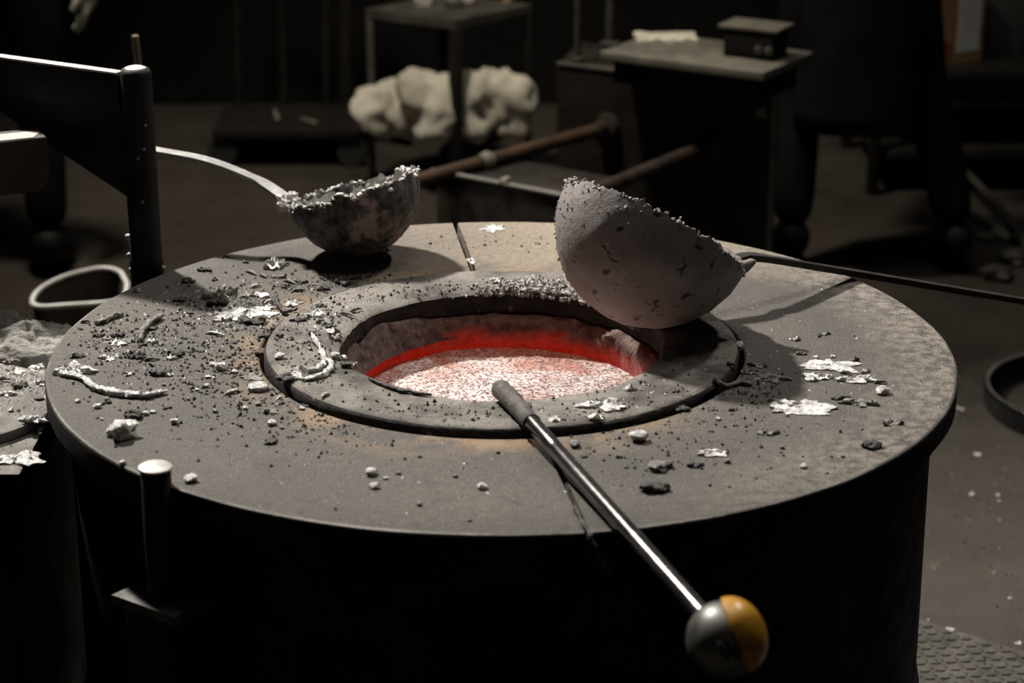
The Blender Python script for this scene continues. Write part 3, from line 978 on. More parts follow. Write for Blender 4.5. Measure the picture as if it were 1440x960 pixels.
def flake(px, py, w, asp, rotd, m, seed, thick=0.004, z=None):
    """curled splash of metal: ragged outline, uneven top"""
    p = place(px, py) if z is None else z
    rnd = random.Random(seed)
    lx = w * 0.00095 / 2
    ly = lx * asp
    n = 34 if w > 30 else 22
    rings = 8 if w > 30 else 5
    bm = bmesh.new()
    o = rnd.uniform(0, 99)
    cr, sr = math.cos(R(rotd)), math.sin(R(rotd))

    def pt(a, u, top):
        k = 0.72 + 0.6 * noise.noise(V((math.cos(a) * 1.7 + o, math.sin(a) * 1.7, o))) + 0.42 * noise.noise(V((math.cos(a) * 4 + o, math.sin(a) * 4, o))) + 0.22 * noise.noise(V((math.cos(a) * 11 + o, math.sin(a) * 11, o)))
        x, y = lx * k * u * math.cos(a) * 1.25, ly * k * u * math.sin(a) * 1.25
        X, Y = x * cr - y * sr, x * sr + y * cr
        nz = noise.noise(V((X * 90 + o, Y * 90, o))) + 0.8 * noise.noise(V((X * 260 + o, Y * 260, o))) + 0.5 * noise.noise(V((X * 600 + o, Y * 600, o)))
        lift = 0.0 if u < 0.7 else 0.5 * thick * max(0, 0.3 + noise.noise(V((math.cos(a) * 2 + o, math.sin(a) * 2, 5))))
        z = (thick * (1 - 0.75 * u ** 3) * (0.6 + 0.85 * nz) + lift) if top else 0.0002
        return V((p.x + X, p.y + Y, p.z + max(z, 0.0006 if top else 0.0001)))
    cen = bm.verts.new(pt(0, 0, True)); prev = None
    for i in range(1, rings + 1):
        cur = [bm.verts.new(pt(2 * math.pi * k / n, i / rings, True)) for k in range(n)]
        for k in range(n):
            if prev is None: bm.faces.new((cen, cur[k], cur[(k + 1) % n]))
            else: bm.faces.new((prev[k], cur[k], cur[(k + 1) % n], prev[(k + 1) % n]))
        prev = cur
    low = [bm.verts.new(pt(2 * math.pi * k / n, 0.97, False)) for k in range(n)]
    for k in range(n): bm.faces.new((prev[k], low[k], low[(k + 1) % n], prev[(k + 1) % n]))
    bm.faces.new(low)
    return obj('metal_flake', bm, m, None, True, 50)


def nugget(name, px, py, w, m, seed, sq=0.7, asp=1.0, z=None, amp=0.5, sub=2):
    p = place(px, py) if z is None else z
    rnd = random.Random(seed)
    s = w * 0.00095 / 2
    bm = bmesh.new()
    vs = lump(bm, (0, 0, 0), s, rnd, sub, (1, asp, sq), amp)
    mz = min(v.co.z for v in bm.verts)
    cut = mz + s * sq * 0.25
    for v in bm.verts:
        if v.co.z < cut: v.co.z = cut
        v.co += V((p.x, p.y, p.z - cut + 0.0001))
    return obj(name, bm, m, None, True, 60)


def clump(px, py, w, m, seed, cnt=6, asp=0.7, z=None):
    """several grains fused to one lump of slag"""
    p = place(px, py) if z is None else z
    rnd = random.Random(seed)
    s = w * 0.00095 / 2
    bm = bmesh.new()
    for k in range(cnt):
        a = rnd.uniform(0, 6.28); rr = s * math.sqrt(rnd.random()) * 0.75
        sz = s * rnd.uniform(0.28, 0.5)
        lump(bm, (p.x + rr * math.cos(a), p.y + rr * asp * math.sin(a), p.z + sz * 0.45), sz, rnd, 2 if w > 20 else 1, (1, 1, 0.6), 0.6)
    for v in bm.verts: v.co.z = max(v.co.z, p.z + 0.0002)
    return obj('slag_lump', bm, m, None, True, 60)


def strand(pts, rad, m, seed, z0=0.0):
    """dribble of frozen metal along photograph points"""
    P = []
    for q in pts:
        p = place(*q[:2]); p.z += rad * 0.7 + z0
        P.append(p)
    P = smooth_pts(P, 7)
    n = len(P)
    rr = [rad * (0.55 + 0.6 * math.sin(math.pi * min(1, (i + 1.2) / n)) ** 0.5) * (0.85 + 0.7 * noise.noise(V((i * 0.6, seed, 0)))) for i in range(n)]
    bm = bmesh.new(); tube(bm, P, rr, 9)
    for v in bm.verts: v.co += V((fr(v.co, 150, seed), fr(v.co, 150, seed + 9), 0.6 * fr(v.co, 150, seed + 4))) * rad * 0.55
    zmin = min(zsurf(p) for p in P)
    for v in bm.verts: v.co.z = max(v.co.z, zmin + 0.0002)
    return obj('metal_strand', bm, m, None, True, 60)


def lip_sliver():
    bm = bmesh.new()
    a0, a1 = math.atan2(at(514, 533, Z_COL).y, at(514, 533, Z_COL).x), math.atan2(at(594, 566, Z_COL).y, at(594, 566, Z_COL).x)
    if a1 < a0: a1 += 2 * math.pi
    n = 30
    rows = []
    for k in range(n + 1):
        t = k / n; a = a0 + (a1 - a0) * t
        w_ = 0.009 * math.sin(math.pi * t) ** 0.6 * (0.7 + 0.6 * noise.noise(V((t * 9, 0, 1)))) + 0.001
        rows.append([bm.verts.new((r * math.cos(a), r * math.sin(a), Z_COL + z)) for r, z in ((0.2225, -0.0005), (0.2225, 0.0022 + 0.001 * noise.noise(V((t * 14, 3, 0)))), (0.2225 + w_, 0.0026), (0.2225 + w_, -0.0003))])
    for k in range(n):
        for j in range(4): bm.faces.new((rows[k][j], rows[k][(j + 1) % 4], rows[k + 1][(j + 1) % 4], rows[k + 1][j]))
    bm.faces.new(rows[0]); bm.faces.new(list(reversed(rows[-1])))
    return obj('metal_flake', bm, M['slag'], None, True, 50)


BR, DU, SL, RU = M['bright'], M['dull'], M['slag'], M['rust_slag']
# --- singled out pieces
o = strand([(84, 526), (113, 532), (133, 546), (157, 553), (187, 557), (210, 557), (233, 551)], 0.0052, BR, 1)
tag(o, 'long white dribble of frozen aluminium curving along the lid rim, beside a broad white blob', 'metal strand')
o = flake(103, 521, 46, 0.8, 0, BR, 2, 0.009); tag(o, 'thick white aluminium blob at the head of the long dribble', 'metal flake')
o = nugget('metal_nugget', 172, 612, 36, BR, 3, 0.75, 0.9, None, 0.6, 3); tag(o, 'fat shiny aluminium nugget near the lid rim beside a rust mark', 'metal nugget')
o = strand([(228, 446), (213, 455), (202, 466), (197, 480)], 0.0045, DU, 4, 0.002); tag(o, 'short hooked grey metal strand standing up from crumbs', 'metal strand')
o = strand([(134, 455), (146, 452), (160, 446), (173, 442)], 0.0045, DU, 5); tag(o, 'straight grey metal strand lying near the far left lid rim', 'metal strand')
o = strand([(438, 480), (450, 500), (457, 518), (449, 529), (432, 533), (419, 528)], 0.0040, BR, 6); tag(o, 'curled white aluminium dribble hooked over the collar with a knob at its end', 'metal strand')
o = strand([(458, 516), (467, 525), (460, 536), (443, 543), (426, 545)], 0.0042, BR, 7); tag(o, 'second white dribble branching off the curled one on the collar', 'metal strand')
o = flake(423, 538, 28, 0.9, 20, BR, 8, 0.008); tag(o, 'bright blob where the curled dribbles meet at the collar edge', 'metal flake')
o = nugget('metal_nugget', 438, 480, 10, DU, 9, 0.9); tag(o, 'round dark knob at the tip of the curled dribble', 'metal nugget')
bm = bmesh.new(); p = place(363, 545)
lathe(bm, [(0, 0.0002), (0.0125, 0.0002), (0.0135, 0.003), (0.0125, 0.006), (0.010, 0.0072), (0.0, 0.0066)], 24, c=p)
for v in bm.verts: v.co += V((1, 1, 0.4)) * 0.0008 * fr(v.co, 110)
tag(obj('metal_disc', bm, M['bright'], None, True, 50), 'coin-like grey metal disc lying flat beside the collar', 'metal disc')
o = flake(357, 529, 30, 0.9, 0, DU, 11, 0.004); tag(o, 'ragged grey flake just behind the coin-like disc', 'metal flake')
o = flake(305, 416, 58, 0.5, 15, DU, 12, 0.010); tag(o, 'long thick grey flake propped on black slag', 'metal flake')
o = flake(350, 440, 78, 0.85, 0, BR, 13, 0.006); tag(o, 'broadest bright splash sheet, on the lid left of the collar', 'metal flake')
o = flake(387, 373, 42, 1.0, 0, BR, 14, 0.012); tag(o, 'thick bright splash beside the shadow of the upright ladle', 'metal flake')
o = flake(850, 581, 66, 0.6, 10, BR, 15, 0.006); tag(o, 'crumpled bright splash on the near edge of the collar', 'metal flake')
o = flake(1170, 513, 78, 0.75, -8, BR, 16, 0.005); tag(o, 'wide ragged silver splash, rearmost on the right of the lid', 'metal flake')
o = flake(1149, 529, 48, 0.55, -12, BR, 17, 0.006); tag(o, 'narrow silver splash, left one of the touching pair', 'metal flake')
o = flake(1205, 533, 58, 0.4, 4, BR, 18, 0.006); tag(o, 'narrow silver splash, right one of the touching pair', 'metal flake')
o = flake(1115, 570, 82, 0.62, -14, BR, 19, 0.006); tag(o, 'large pointed silver splash with a curled front edge', 'metal flake')
o = flake(1211, 566, 50, 0.5, -4, DU, 20, 0.005); tag(o, 'drop-shaped silver splash with a raised rim', 'metal flake')
o = clump(1222, 626, 28, SL, 21, 8, 1.1); tag(o, 'porous black slag lump with a shiny face near the right lid rim', 'slag lump')
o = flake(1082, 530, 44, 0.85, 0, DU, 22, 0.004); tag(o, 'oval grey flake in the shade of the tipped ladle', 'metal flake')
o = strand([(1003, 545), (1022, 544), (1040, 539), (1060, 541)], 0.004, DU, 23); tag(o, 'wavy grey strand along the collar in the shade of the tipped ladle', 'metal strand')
o = nugget('metal_nugget', 1040, 490, 13, BR, 24, 1.1, 1.3); tag(o, 'bright drip frozen in the right collar gap', 'metal nugget')
o = flake(1003, 636, 38, 0.6, 0, BR, 25, 0.005); tag(o, 'triangular pale flake with a pinhole on the near right of the lid', 'metal flake')
o = nugget('metal_nugget', 898, 617, 24, BR, 26, 0.6, 0.7); tag(o, 'bright white nugget on the lid in front of the collar', 'metal nugget')
o = clump(927, 656, 34, DU, 27, 8, 0.7); tag(o, 'grey lump with a dark underside beside the lance', 'slag lump')
o = clump(921, 689, 42, SL, 28, 9, 0.6); tag(o, 'rough black and grey slag patch close to the near lid edge', 'slag lump')
o = flake(837, 598, 24, 0.5, -20, BR, 29, 0.005); tag(o, 'curled white flake tucked under the near collar edge', 'metal flake')
o = nugget('metal_nugget', 268, 674, 16, BR, 30, 0.6, 1.0); tag(o, 'round white bead beside the pivot pin', 'metal nugget')
o = strand([(388, 416), (390, 428), (400, 440), (417, 448)], 0.003, SL, 31, 0.003); tag(o, 'black curved wire standing up at the left of the collar', 'wire')
o = lip_sliver(); tag(o, 'dark sliver flaking off the near left lip of the hole', 'metal flake')
o = clump(371, 496, 26, RU, 33, 7, 1.0); tag(o, 'rusty crumbling lump at the left edge of the collar', 'slag lump')
o = clump(404, 543, 30, SL, 34, 8, 0.8); tag(o, 'black slag lump between the coin-like disc and the curled dribbles', 'slag lump')
o = flake(1182, 559, 26, 0.35, -6, SL, 35, 0.004); tag(o, 'black sliver beside the drop-shaped silver splash', 'metal flake')
o = flake(692, 320, 36, 1.2, 0, BR, 36, 0.003); tag(o, 'thin bright splash near the far lid edge beside the seam', 'metal flake')
o = flake(663, 366, 14, 1.6, 10, BR, 37, 0.004); tag(o, 'small bright splash where the far seam meets the collar', 'metal flake')
o = flake(413, 426, 26, 0.9, 0, BR, 38, 0.005); tag(o, 'bright flake at the back left of the collar beside the black wire', 'metal flake')
o = flake(367, 414, 30, 0.8, -10, BR, 39, 0.006); tag(o, 'white flake behind the broadest splash sheet', 'metal flake')

# --- look-alike pieces
LIST = '''
f 152 502 22 .5 -5 b|f 180 525 16 .4 10 b|f 238 526 16 .5 5 b|f 165 482 22 .6 0 b|f 150 474 16 .6 20 d|f 180 478 20 .6 -10 d|f 215 479 16 .6 0 b|f 140 471 14 .5 0 d
f 240 503 14 .6 0 b|f 302 392 14 .5 0 d|f 390 388 26 .4 -15 d|f 302 440 16 .6 0 b|f 322 428 20 .6 10 b|f 330 446 26 .7 0 b|f 372 432 22 .6 0 b|f 312 449 22 .5 0 b
f 380 577 20 .6 0 d|f 780 600 22 .5 10 b|f 887 557 16 .6 0 b|f 1126 496 14 .5 0 d|f 1119 476 14 .5 0 b|f 1217 521 13 .6 0 b|f 1252 594 24 .45 -15 d|f 1078 608 24 .5 20 d
f 1160 468 14 .4 0 d|f 1200 505 12 .4 0 d|f 445 452 20 .7 30 b|f 458 462 22 .8 -20 d|f 468 474 20 .7 10 b|f 440 440 16 .7 0 d|f 474 484 16 .6 0 b|f 495 522 18 .6 0 d
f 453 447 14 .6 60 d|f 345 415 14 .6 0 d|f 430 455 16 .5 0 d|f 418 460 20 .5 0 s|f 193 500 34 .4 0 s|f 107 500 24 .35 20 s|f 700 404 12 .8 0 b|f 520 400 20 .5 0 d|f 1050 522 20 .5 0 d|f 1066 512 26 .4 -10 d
p 109 563 8 b|p 245 593 11 b|p 193 408 11 d|p 299 512 10 b|p 310 517 17 b|p 330 522 9 b|p 382 595 12 b|p 363 567 9 d|p 290 542 9 b|p 292 529 8 b|p 277 547 7 b|p 393 513 14 b
p 472 511 14 b|p 693 403 10 b|p 1241 551 20 b|p 1147 502 9 b|p 1171 500 7 b|p 1010 588 7 b|p 1130 655 9 b|p 522 665 15 b|p 527 683 13 b|p 542 671 6 b|p 678 684 13 b|p 808 714 7 b
p 137 571 11 b|p 143 588 5 b|p 1023 648 9 d|p 540 360 9 d|p 150 560 8 d|p 205 581 9 b|p 215 578 8 b|p 808 625 15 d|p 1029 575 8 s|p 560 664 7 d|p 640 668 7 d|p 660 730 6 d|p 484 513 9 b
p 235 660 6 b|p 172 650 9 b|p 590 640 6 d|p 590 708 7 d|p 1100 628 7 d|p 1185 640 6 d|p 425 573 8 b|p 345 573 8 b|p 396 600 7 d|p 303 577 8 d|p 230 540 6 d|p 265 560 6 d
s 253 497 34|s 227 524 30|s 192 583 40|s 147 565 18|s 235 572 14|s 288 379 22|s 265 394 24|s 236 402 12|s 253 422 22|s 316 360 18|s 348 367 18|s 262 453 13|s 244 448 13|s 268 439 15
s 372 471 20|s 268 538 12|s 382 620 22|s 397 565 17|s 430 569 14|s 310 425 40|s 352 452 40|s 215 460 20|s 167 470 22|s 200 484 16|s 1027 522 18|s 903 547 12|s 959 575 24|s 979 653 22
s 1027 575 9|s 1153 471 11|s 1015 560 10|s 820 640 12|s 870 640 14|s 880 655 10|s 1000 605 8|s 452 440 20|s 465 468 18|s 490 523 22|s 530 402 26|s 480 398 30|s 455 405 24|s 500 390 20
s 258 474 12|s 300 478 10|s 330 480 12|s 285 492 10|s 320 500 12|s 340 490 10|s 350 515 12|s 310 536 9|s 345 560 14|s 300 600 10|s 250 615 8|s 280 585 9|s 335 596 9|s 412 612 9
s 1060 565 12|s 1045 552 14|s 1080 552 12|s 1005 575 9|s 950 560 14|s 990 590 8|s 410 578 12|s 445 590 9|s 470 600 8|s 380 545 10|s 392 480 14|s 384 460 16|s 400 402 18|s 425 395 20
h 353 383 24 -30 d|h 360 402 18 25 b|h 302 469 30 -12 b|h 328 551 26 25 b|h 458 567 14 40 b|h 370 388 16 -30 d|h 400 372 18 40 d|h 545 352 12 20 d|h 407 396 24 -25 d|h 420 408 20 10 d
h 393 560 10 45 b|h 488 452 26 -20 d|h 500 446 20 30 d|h 212 505 20 10 d|h 120 452 14 10 d|h 378 424 16 35 b|h 1190 524 18 -10 d|h 1238 537 18 5 d
'''
LAND = [(363, 545, 'beside the coin-like metal disc'), (160, 545, 'beside the long white dribble'), (172, 612, 'beside the fat shiny nugget'), (350, 440, 'around the broadest bright splash sheet'),
        (480, 395, 'in the shadow of the upright ladle'), (387, 373, 'beside the thick bright splash near the upright ladle'), (440, 515, 'beside the curled dribbles on the collar'), (400, 430, 'beside the black curved wire'),
        (460, 455, 'in the flaky cluster on the back left of the collar'), (170, 475, 'in the crumbs around the hooked grey strand'), (300, 417, 'beside the long thick flake'), (235, 400, 'in the shadow of the swing frame post'),
        (300, 515, 'on the gritty stretch between the collar and the dribble'), (1150, 510, 'around the rearmost silver splash'), (1200, 560, 'beside the drop-shaped silver splash'), (1115, 580, 'beside the large pointed splash'),
        (1050, 530, 'in the shade of the tipped ladle'), (920, 670, 'beside the lance near the rough slag patch'), (860, 590, 'around the crumpled splash on the near collar edge'), (540, 675, 'on the bare stretch near the front lid edge'),
        (700, 405, 'on the far lip of the hole'), (350, 600, 'in front of the coin-like disc'), (230, 650, 'near the pivot pin'), (1010, 620, 'beside the triangular pale flake'), (560, 360, 'beside the upright ladle'), (480, 590, 'along the near left of the collar'), (810, 710, 'beside the near lid seam')]


def lab(o, kind, cat, px, py, wd):
    w_ = min(LAND, key=lambda l: (l[0] - px) ** 2 + (2.2 * (l[1] - py)) ** 2)[2]
    size = 'larger ' if wd >= 20 else ('tiny ' if wd < 9 else 'small ')
    tag(o, size + kind + ' ' + w_, cat, kind + 's ' + w_)


seed = 100
for row in LIST.strip().replace('\n', '|').split('|'):
    t = row.split()
    seed += 1
    k, px, py, wd = t[0], float(t[1]), float(t[2]), float(t[3])
    mm = {'b': BR, 'd': DU, 's': SL}.get(t[-1], SL)
    if k == 'f':
        o = flake(px, py, wd * 1.05, float(t[4]) * 1.5, float(t[5]), mm, seed, 0.0035 + 0.00008 * wd)
        lab(o, {id(BR): 'white flake', id(DU): 'grey flake', id(SL): 'black flake'}[id(mm)], 'metal flake', px, py, wd)
    elif k == 'p':
        o = nugget('metal_pebble', px, py, wd, mm, seed, 0.6, 1.0, None, 0.45, 2)
        lab(o, {id(BR): 'bright metal bead', id(DU): 'grey metal bead', id(SL): 'black bead'}[id(mm)], 'metal pebble', px, py, wd)
    elif k == 's':
        o = clump(px, py, wd, SL, seed, 5 if wd < 20 else 7)
        lab(o, 'black slag lump', 'slag lump', px, py, wd)
    else:
        p = place(px, py); a = R(float(t[4])); s = wd * 0.00095 / 2
        rnd = random.Random(seed)
        d = V((math.cos(a), math.sin(a) * 1.6, 0)) * s
        bm = bmesh.new()
        tube(bm, [p - d + V((0, 0, 0.001)), p - d * 0.4 + V((0, 0.0015, 0.0028)), p + d * 0.3 + V((0, 0, 0.0032)), p + d + V((0, 0, 0.0015))], [0.0006, 0.0026, 0.0022, 0.0008], 6)
        for v in bm.verts: v.co.z = max(v.co.z, p.z + 0.0001)
        o = obj('metal_splinter', bm, mm, None, True, 60)
        lab(o, 'bright splinter' if mm is BR else 'grey splinter', 'metal splinter', px, py, wd)

# rust mark crumbs and fine grit nobody could count
def crumbs(name, spots, m, label, parent=None, sz=(0.0006, 0.0018), seed=1, zf=None, tetra=True):
    """grains scattered round spots (x, y, spread x, spread y, count)"""
    rnd = random.Random(seed)
    bm = bmesh.new()
    for (x, y, sx, sy, cnt) in spots:
        for k in range(cnt):
            px, py = rnd.gauss(x, sx), rnd.gauss(y, sy)
            p = V((px, py, 0))
            z = zf(p)
            if z is None: continue
            s = sz[0] + (sz[1] - sz[0]) * rnd.random() ** 2.6
            vs = []
            rot = rnd.uniform(0, 6.28)
            for j in range(4):
                a = rot + j * math.pi / 2 + rnd.uniform(-0.4, 0.4)
                vs.append(bm.verts.new((px + s * math.cos(a), py + s * math.sin(a), z)))
            t = bm.verts.new((px + rnd.uniform(-.4, .4) * s, py + rnd.uniform(-.4, .4) * s, z + s * rnd.uniform(0.7, 1.4)))
            for j in range(4): bm.faces.new((vs[j], vs[(j + 1) % 4], t))
    o = obj(name, bm, m)
    return tag(o, label, name.replace('_', ' '), None, 'stuff')


def zlid(p):
    r = math.hypot(p.x, p.y)
    if r > R_LID - 0.012 or r < R_HOLE + 0.008: return None
    if R_COL - 0.012 < r < 0.325: return None
    if r <= R_COL - 0.012: return Z_COL
    return TOP


def sp(px, py, wx, wy, c):
    p = at(px, py, TOP)
    return (p.x, p.y, wx * 0.00095, wy * 0.0028, c)


dark_sp = [sp(290, 500, 95, 45, 1500), sp(360, 520, 60, 30, 700), sp(440, 460, 30, 20, 260), sp(330, 425, 40, 18, 500), sp(470, 400, 45, 14, 500), sp(600, 590, 150, 8, 380), sp(430, 590, 70, 25, 350),
           sp(900, 610, 70, 25, 300), sp(1050, 545, 40, 16, 260), sp(200, 480, 60, 25, 500), sp(600, 420, 60, 8, 250), sp(1000, 600, 90, 30, 260), sp(700, 340, 60, 8, 90), sp(760, 410, 45, 5, 420)]
pale_sp = [sp(290, 480, 90, 40, 420), sp(350, 445, 45, 12, 420), sp(440, 455, 28, 14, 260), sp(760, 408, 40, 6, 620), sp(470, 402, 50, 10, 160), sp(180, 480, 40, 12, 180), sp(1160, 515, 60, 20, 90), sp(600, 650, 150, 40, 80),
           sp(1050, 535, 30, 14, 120), sp(300, 420, 40, 14, 200), sp(850, 582, 30, 5, 120), sp(900, 560, 30, 8, 70), sp(1200, 450, 60, 20, 60), sp(870, 425, 20, 4, 120)]
crumbs('slag_grit', dark_sp, M['slag'], 'fine black slag grit scattered over the furnace lid', sz=(0.0005, 0.0034), seed=3, zf=zlid)
crumbs('metal_grit', pale_sp, M['bright'], 'fine bright metal grit scattered over the furnace lid', sz=(0.0005, 0.0030), seed=4, zf=zlid)

# grit, flakes and lumps on the neighbouring stand


def zst(p):
    if not (sx0 + 0.01 < p.x < sx1 - 0.006 and sy0 + 0.006 < p.y < sy1 - 0.01): return None
    return ZS + 0.015 if math.hypot(p.x - lcx, p.y - lcy) < rl - 0.012 else (None if math.hypot(p.x - lcx, p.y - lcy) < rl + 0.01 else ZS)


sg = []
for (px, py, wx, wy, c) in ((30, 545, 35, 14, 420), (40, 600, 40, 20, 200), (30, 640, 40, 12, 80), (60, 525, 25, 8, 250)):
    p = at(px, py, ZS)
    sg.append((p.x, p.y, wx * 0.00095, wy * 0.0028, c))
crumbs('stand_grit', sg, M['rim_crust'], 'bright metal grit scattered over the casting stand', sz=(0.001, 0.0034), seed=6, zf=zst)
for i, (k, px, py, wd, mm) in enumerate((('f', 22, 528, 28, BR), ('f', 10, 560, 22, BR), ('f', 52, 522, 22, BR), ('f', 60, 545, 18, BR), ('f', 40, 512, 24, BR), ('f', 25, 637, 52, BR), ('f', 50, 597, 34, BR),
                                         ('f', 8, 540, 22, DU), ('s', 26, 548, 26, SL), ('s', 55, 567, 16, SL), ('s', 27, 583, 10, SL), ('p', 37, 595, 8, BR), ('p', 16, 583, 8, BR), ('f', 70, 538, 16, BR), ('f', 15, 515, 20, DU))):
    p = at(px, py, ZS + 0.01)
    zz = zst(p)
    p.z = ZS + 0.0155 if zz is None else zz
    if k == 'f':
        o = flake(px, py, wd, 0.8, 8, mm, 700 + i, 0.006, p)
        if i == 5: tag(o, 'long flat pale flake near the front edge of the casting stand', 'metal flake')
        elif i == 6: tag(o, 'bright flake bridging the edge of the round lid on the casting stand', 'metal flake')
        else: tag(o, 'bright ragged metal flake among grit on the casting stand', 'metal flake', 'flakes on the casting stand')
    elif k == 's':
        tag(clump(px, py, wd, SL, 700 + i, 7, 0.9, p), 'black slag lump on the casting stand', 'slag lump', 'slag lumps on the casting stand')
    else:
        tag(nugget('metal_pebble', px, py, wd, mm, 700 + i, 0.7, 1, p), 'bright metal pebble on the casting stand', 'metal pebble', 'pebbles on the casting stand')

# ------------------------------------------------------------------ bucket behind the stand
bz = 0.36
b0 = at(110, 408, bz)
bk = tag(empty('bucket', (b0.x, b0.y, 0)), 'dented steel bucket with a pale oval rim on the floor behind the furnace', 'bucket')
rim = [at(*p, bz) for p in ((46, 428), (50, 415), (66, 402), (92, 390), (118, 383), (140, 379), (158, 380), (170, 385), (175, 393), (179, 402), (176, 415), (166, 424), (140, 428), (110, 430), (80, 432), (58, 433))]
rim = [rim[-1]] + rim + [rim[0], rim[1]]
rs = smooth_pts(rim, 4)[4:-4]
bm = bmesh.new()
rings = []
for (sc, z) in ((1.0, bz), (0.95, bz * 0.6), (0.86, 0.012), (0.84, 0.0)):
    rings.append([bm.verts.new((b0.x + (p.x - b0.x) * sc, b0.y + (p.y - b0.y) * sc, z)) for p in rs])
irings = []
for (sc, z) in ((0.975, bz), (0.92, bz * 0.6), (0.84, 0.02)):
    irings.append([bm.verts.new((b0.x + (p.x - b0.x) * sc, b0.y + (p.y - b0.y) * sc, z)) for p in rs])
n = len(rs)
for rg in (rings, irings):
    for i in range(len(rg) - 1):
        for k in range(n): bm.faces.new((rg[i][k], rg[i][(k + 1) % n], rg[i + 1][(k + 1) % n], rg[i + 1][k]))
bm.faces.new(rings[-1]); bm.faces.new(irings[-1])
for k in range(n): bm.faces.new((rings[0][k], rings[0][(k + 1) % n], irings[0][(k + 1) % n], irings[0][k]))
obj('pail', bm, M['bucket'], bk, True, 50)
bm = bmesh.new()
loop = [p + V((0, 0, 0.002)) for p in rs]
tube(bm, loop + [loop[0]], 0.0062, 8, False)
obj('rolled_rim', bm, M['bucket_rim'], bk, True, 70)

# ------------------------------------------------------------------ black tub on the floor at the right
tbz = 0.055
tl = at(1389, 548, tbz); tn = at(1545, 607, tbz); tf = at(1545, 487, tbz)
trd = (tf.y - tn.y) / 2
tc = V((tl.x + trd, (tf.y + tn.y) / 2, 0))
tub = tag(empty('black_ring', tc), 'glossy black steel ring lying on the concrete floor', 'ring')
bm = bmesh.new()
lathe(bm, [(trd - 0.036, 0.0), (trd - 0.006, 0.0), (trd - 0.001, 0.012), (trd, tbz - 0.010), (trd - 0.003, tbz - 0.002), (trd - 0.008, tbz), (trd - 0.014, tbz - 0.003), (trd - 0.018, tbz - 0.012),
           (trd - 0.026, 0.026), (trd - 0.032, 0.022), (trd - 0.036, 0.010)], 72, c=tc, closed_prof=True)
obj('ring_wall', bm, M['gloss_black'], tub, True, 50)
bm = bmesh.new()
lathe(bm, [(trd - 0.0135, tbz - 0.0028), (trd - 0.008, tbz + 0.0003), (trd - 0.0045, tbz - 0.0006), (trd - 0.008, tbz - 0.0015)], 72, c=tc, closed_prof=True)
obj('rim_highlight', bm, M['edge_steel'], tub, True, 50)  # pale band painted as the highlight along the glossy rim
p = at(1424, 556, 0.03)
tag(nugget('stone_chip', 0, 0, 14, M['dull'], 55, 0.6, 1, V((p.x, p.y, 0.0))), 'pale chip lying inside the black ring', 'stone chip')

# ------------------------------------------------------------------ tread plate and floor litter
tpd = tag(empty('tread_plate', (0, 0, 0)), 'worn steel tread plate lying on the floor beside the furnace', 'tread plate')
e1 = at(1285, 868, 0.006); e2 = at(1440, 916, 0.006)
ed = (e2 - e1); ed.z = 0; ed.normalize()
en = V((ed.y, -ed.x, 0))
if en.y > 0: en = -en
o0 = e1 - ed * 0.25
bm = bmesh.new()
c4 = [o0, o0 + ed * 1.2, o0 + ed * 1.2 + en * 0.8, o0 + en * 0.8]
tv = [bm.verts.new((p.x, p.y, 0.006)) for p in c4]; bv = [bm.verts.new((p.x, p.y, 0.0)) for p in c4]
bm.faces.new(tv); bm.faces.new(list(reversed(bv)))
for k in range(4): bm.faces.new((tv[k], bv[k], bv[(k + 1) % 4], tv[(k + 1) % 4]))
obj('plate', bm, M['tread'], tpd)
bm = bmesh.new()
stp = 0.019
for i in range(int(0.75 / stp)):
    for j in range(int(0.42 / stp)):
        c = o0 + ed * (0.06 + i * stp) + en * (0.02 + j * stp)
        a = R(45 if (i + j) % 2 else -45)
        u = ed * math.cos(a) + en * math.sin(a); vv = ed * -math.sin(a) + en * math.cos(a)
        pts = [c + u * 0.0105, c + vv * 0.0036, c - u * 0.0105, c - vv * 0.0036]
        lo_ = [bm.verts.new((p.x, p.y, 0.006)) for p in pts]
        hi_ = [bm.verts.new((c.x + (p.x - c.x) * 0.7, c.y + (p.y - c.y) * 0.7, 0.0085)) for p in pts]
        bm.faces.new(hi_)
        for k in range(4): bm.faces.new((lo_[k], lo_[(k + 1) % 4], hi_[(k + 1) % 4], hi_[k]))
tag(obj('lozenge', bm, M['tread'], tpd), 'raised lozenges', kind='stuff')


def zfl(p):
    if math.hypot(p.x, p.y) < 0.62: return None
    q = V((p.x, p.y, 0)) - o0
    if -0.02 < q.dot(ed) < 1.25 and -0.02 < q.dot(en) < 0.85: return 0.006
    if math.hypot(p.x - tc.x, p.y - tc.y) < trd + 0.01: return None
    return 0.0005


fl = []
for (px, py, sx, sy, c) in ((1390, 650, 0.10, 0.25, 260), (1380, 520, 0.15, 0.3, 160), (1400, 800, 0.08, 0.2, 90), (1380, 930, 0.08, 0.1, 60)):
    p = at(px, py, 0)
    fl.append((p.x, p.y, sx, sy, c))
crumbs('floor_grit', fl, M['edge_steel'], 'pale grit strewn over the concrete floor beside the furnace', sz=(0.0014, 0.0042), seed=9, zf=zfl)
for i, (px, py, wd) in enumerate(((1337, 884, 16), (1434, 899, 12), (1422, 836, 8), (1367, 690, 12), (1405, 700, 9), (1375, 634, 14), (1403, 611 + 80, 8), (1350, 570, 14))):
    p = at(px, py, 0.008); z = zfl(p)
    if z is None: continue
    p.z = z if z > 0.004 else 0.0
    tag(flake(0, 0, wd * 1.3, 0.7, 20 * i, BR, 900 + i, 0.004, p), 'pale metal chip on the ground beside the furnace', 'metal chip', 'metal chips on the ground')

# ------------------------------------------------------------------ background: machine, low box, pipes


def yaw_of(p, q):
    return math.atan2(q.y - p.y, q.x - p.x)


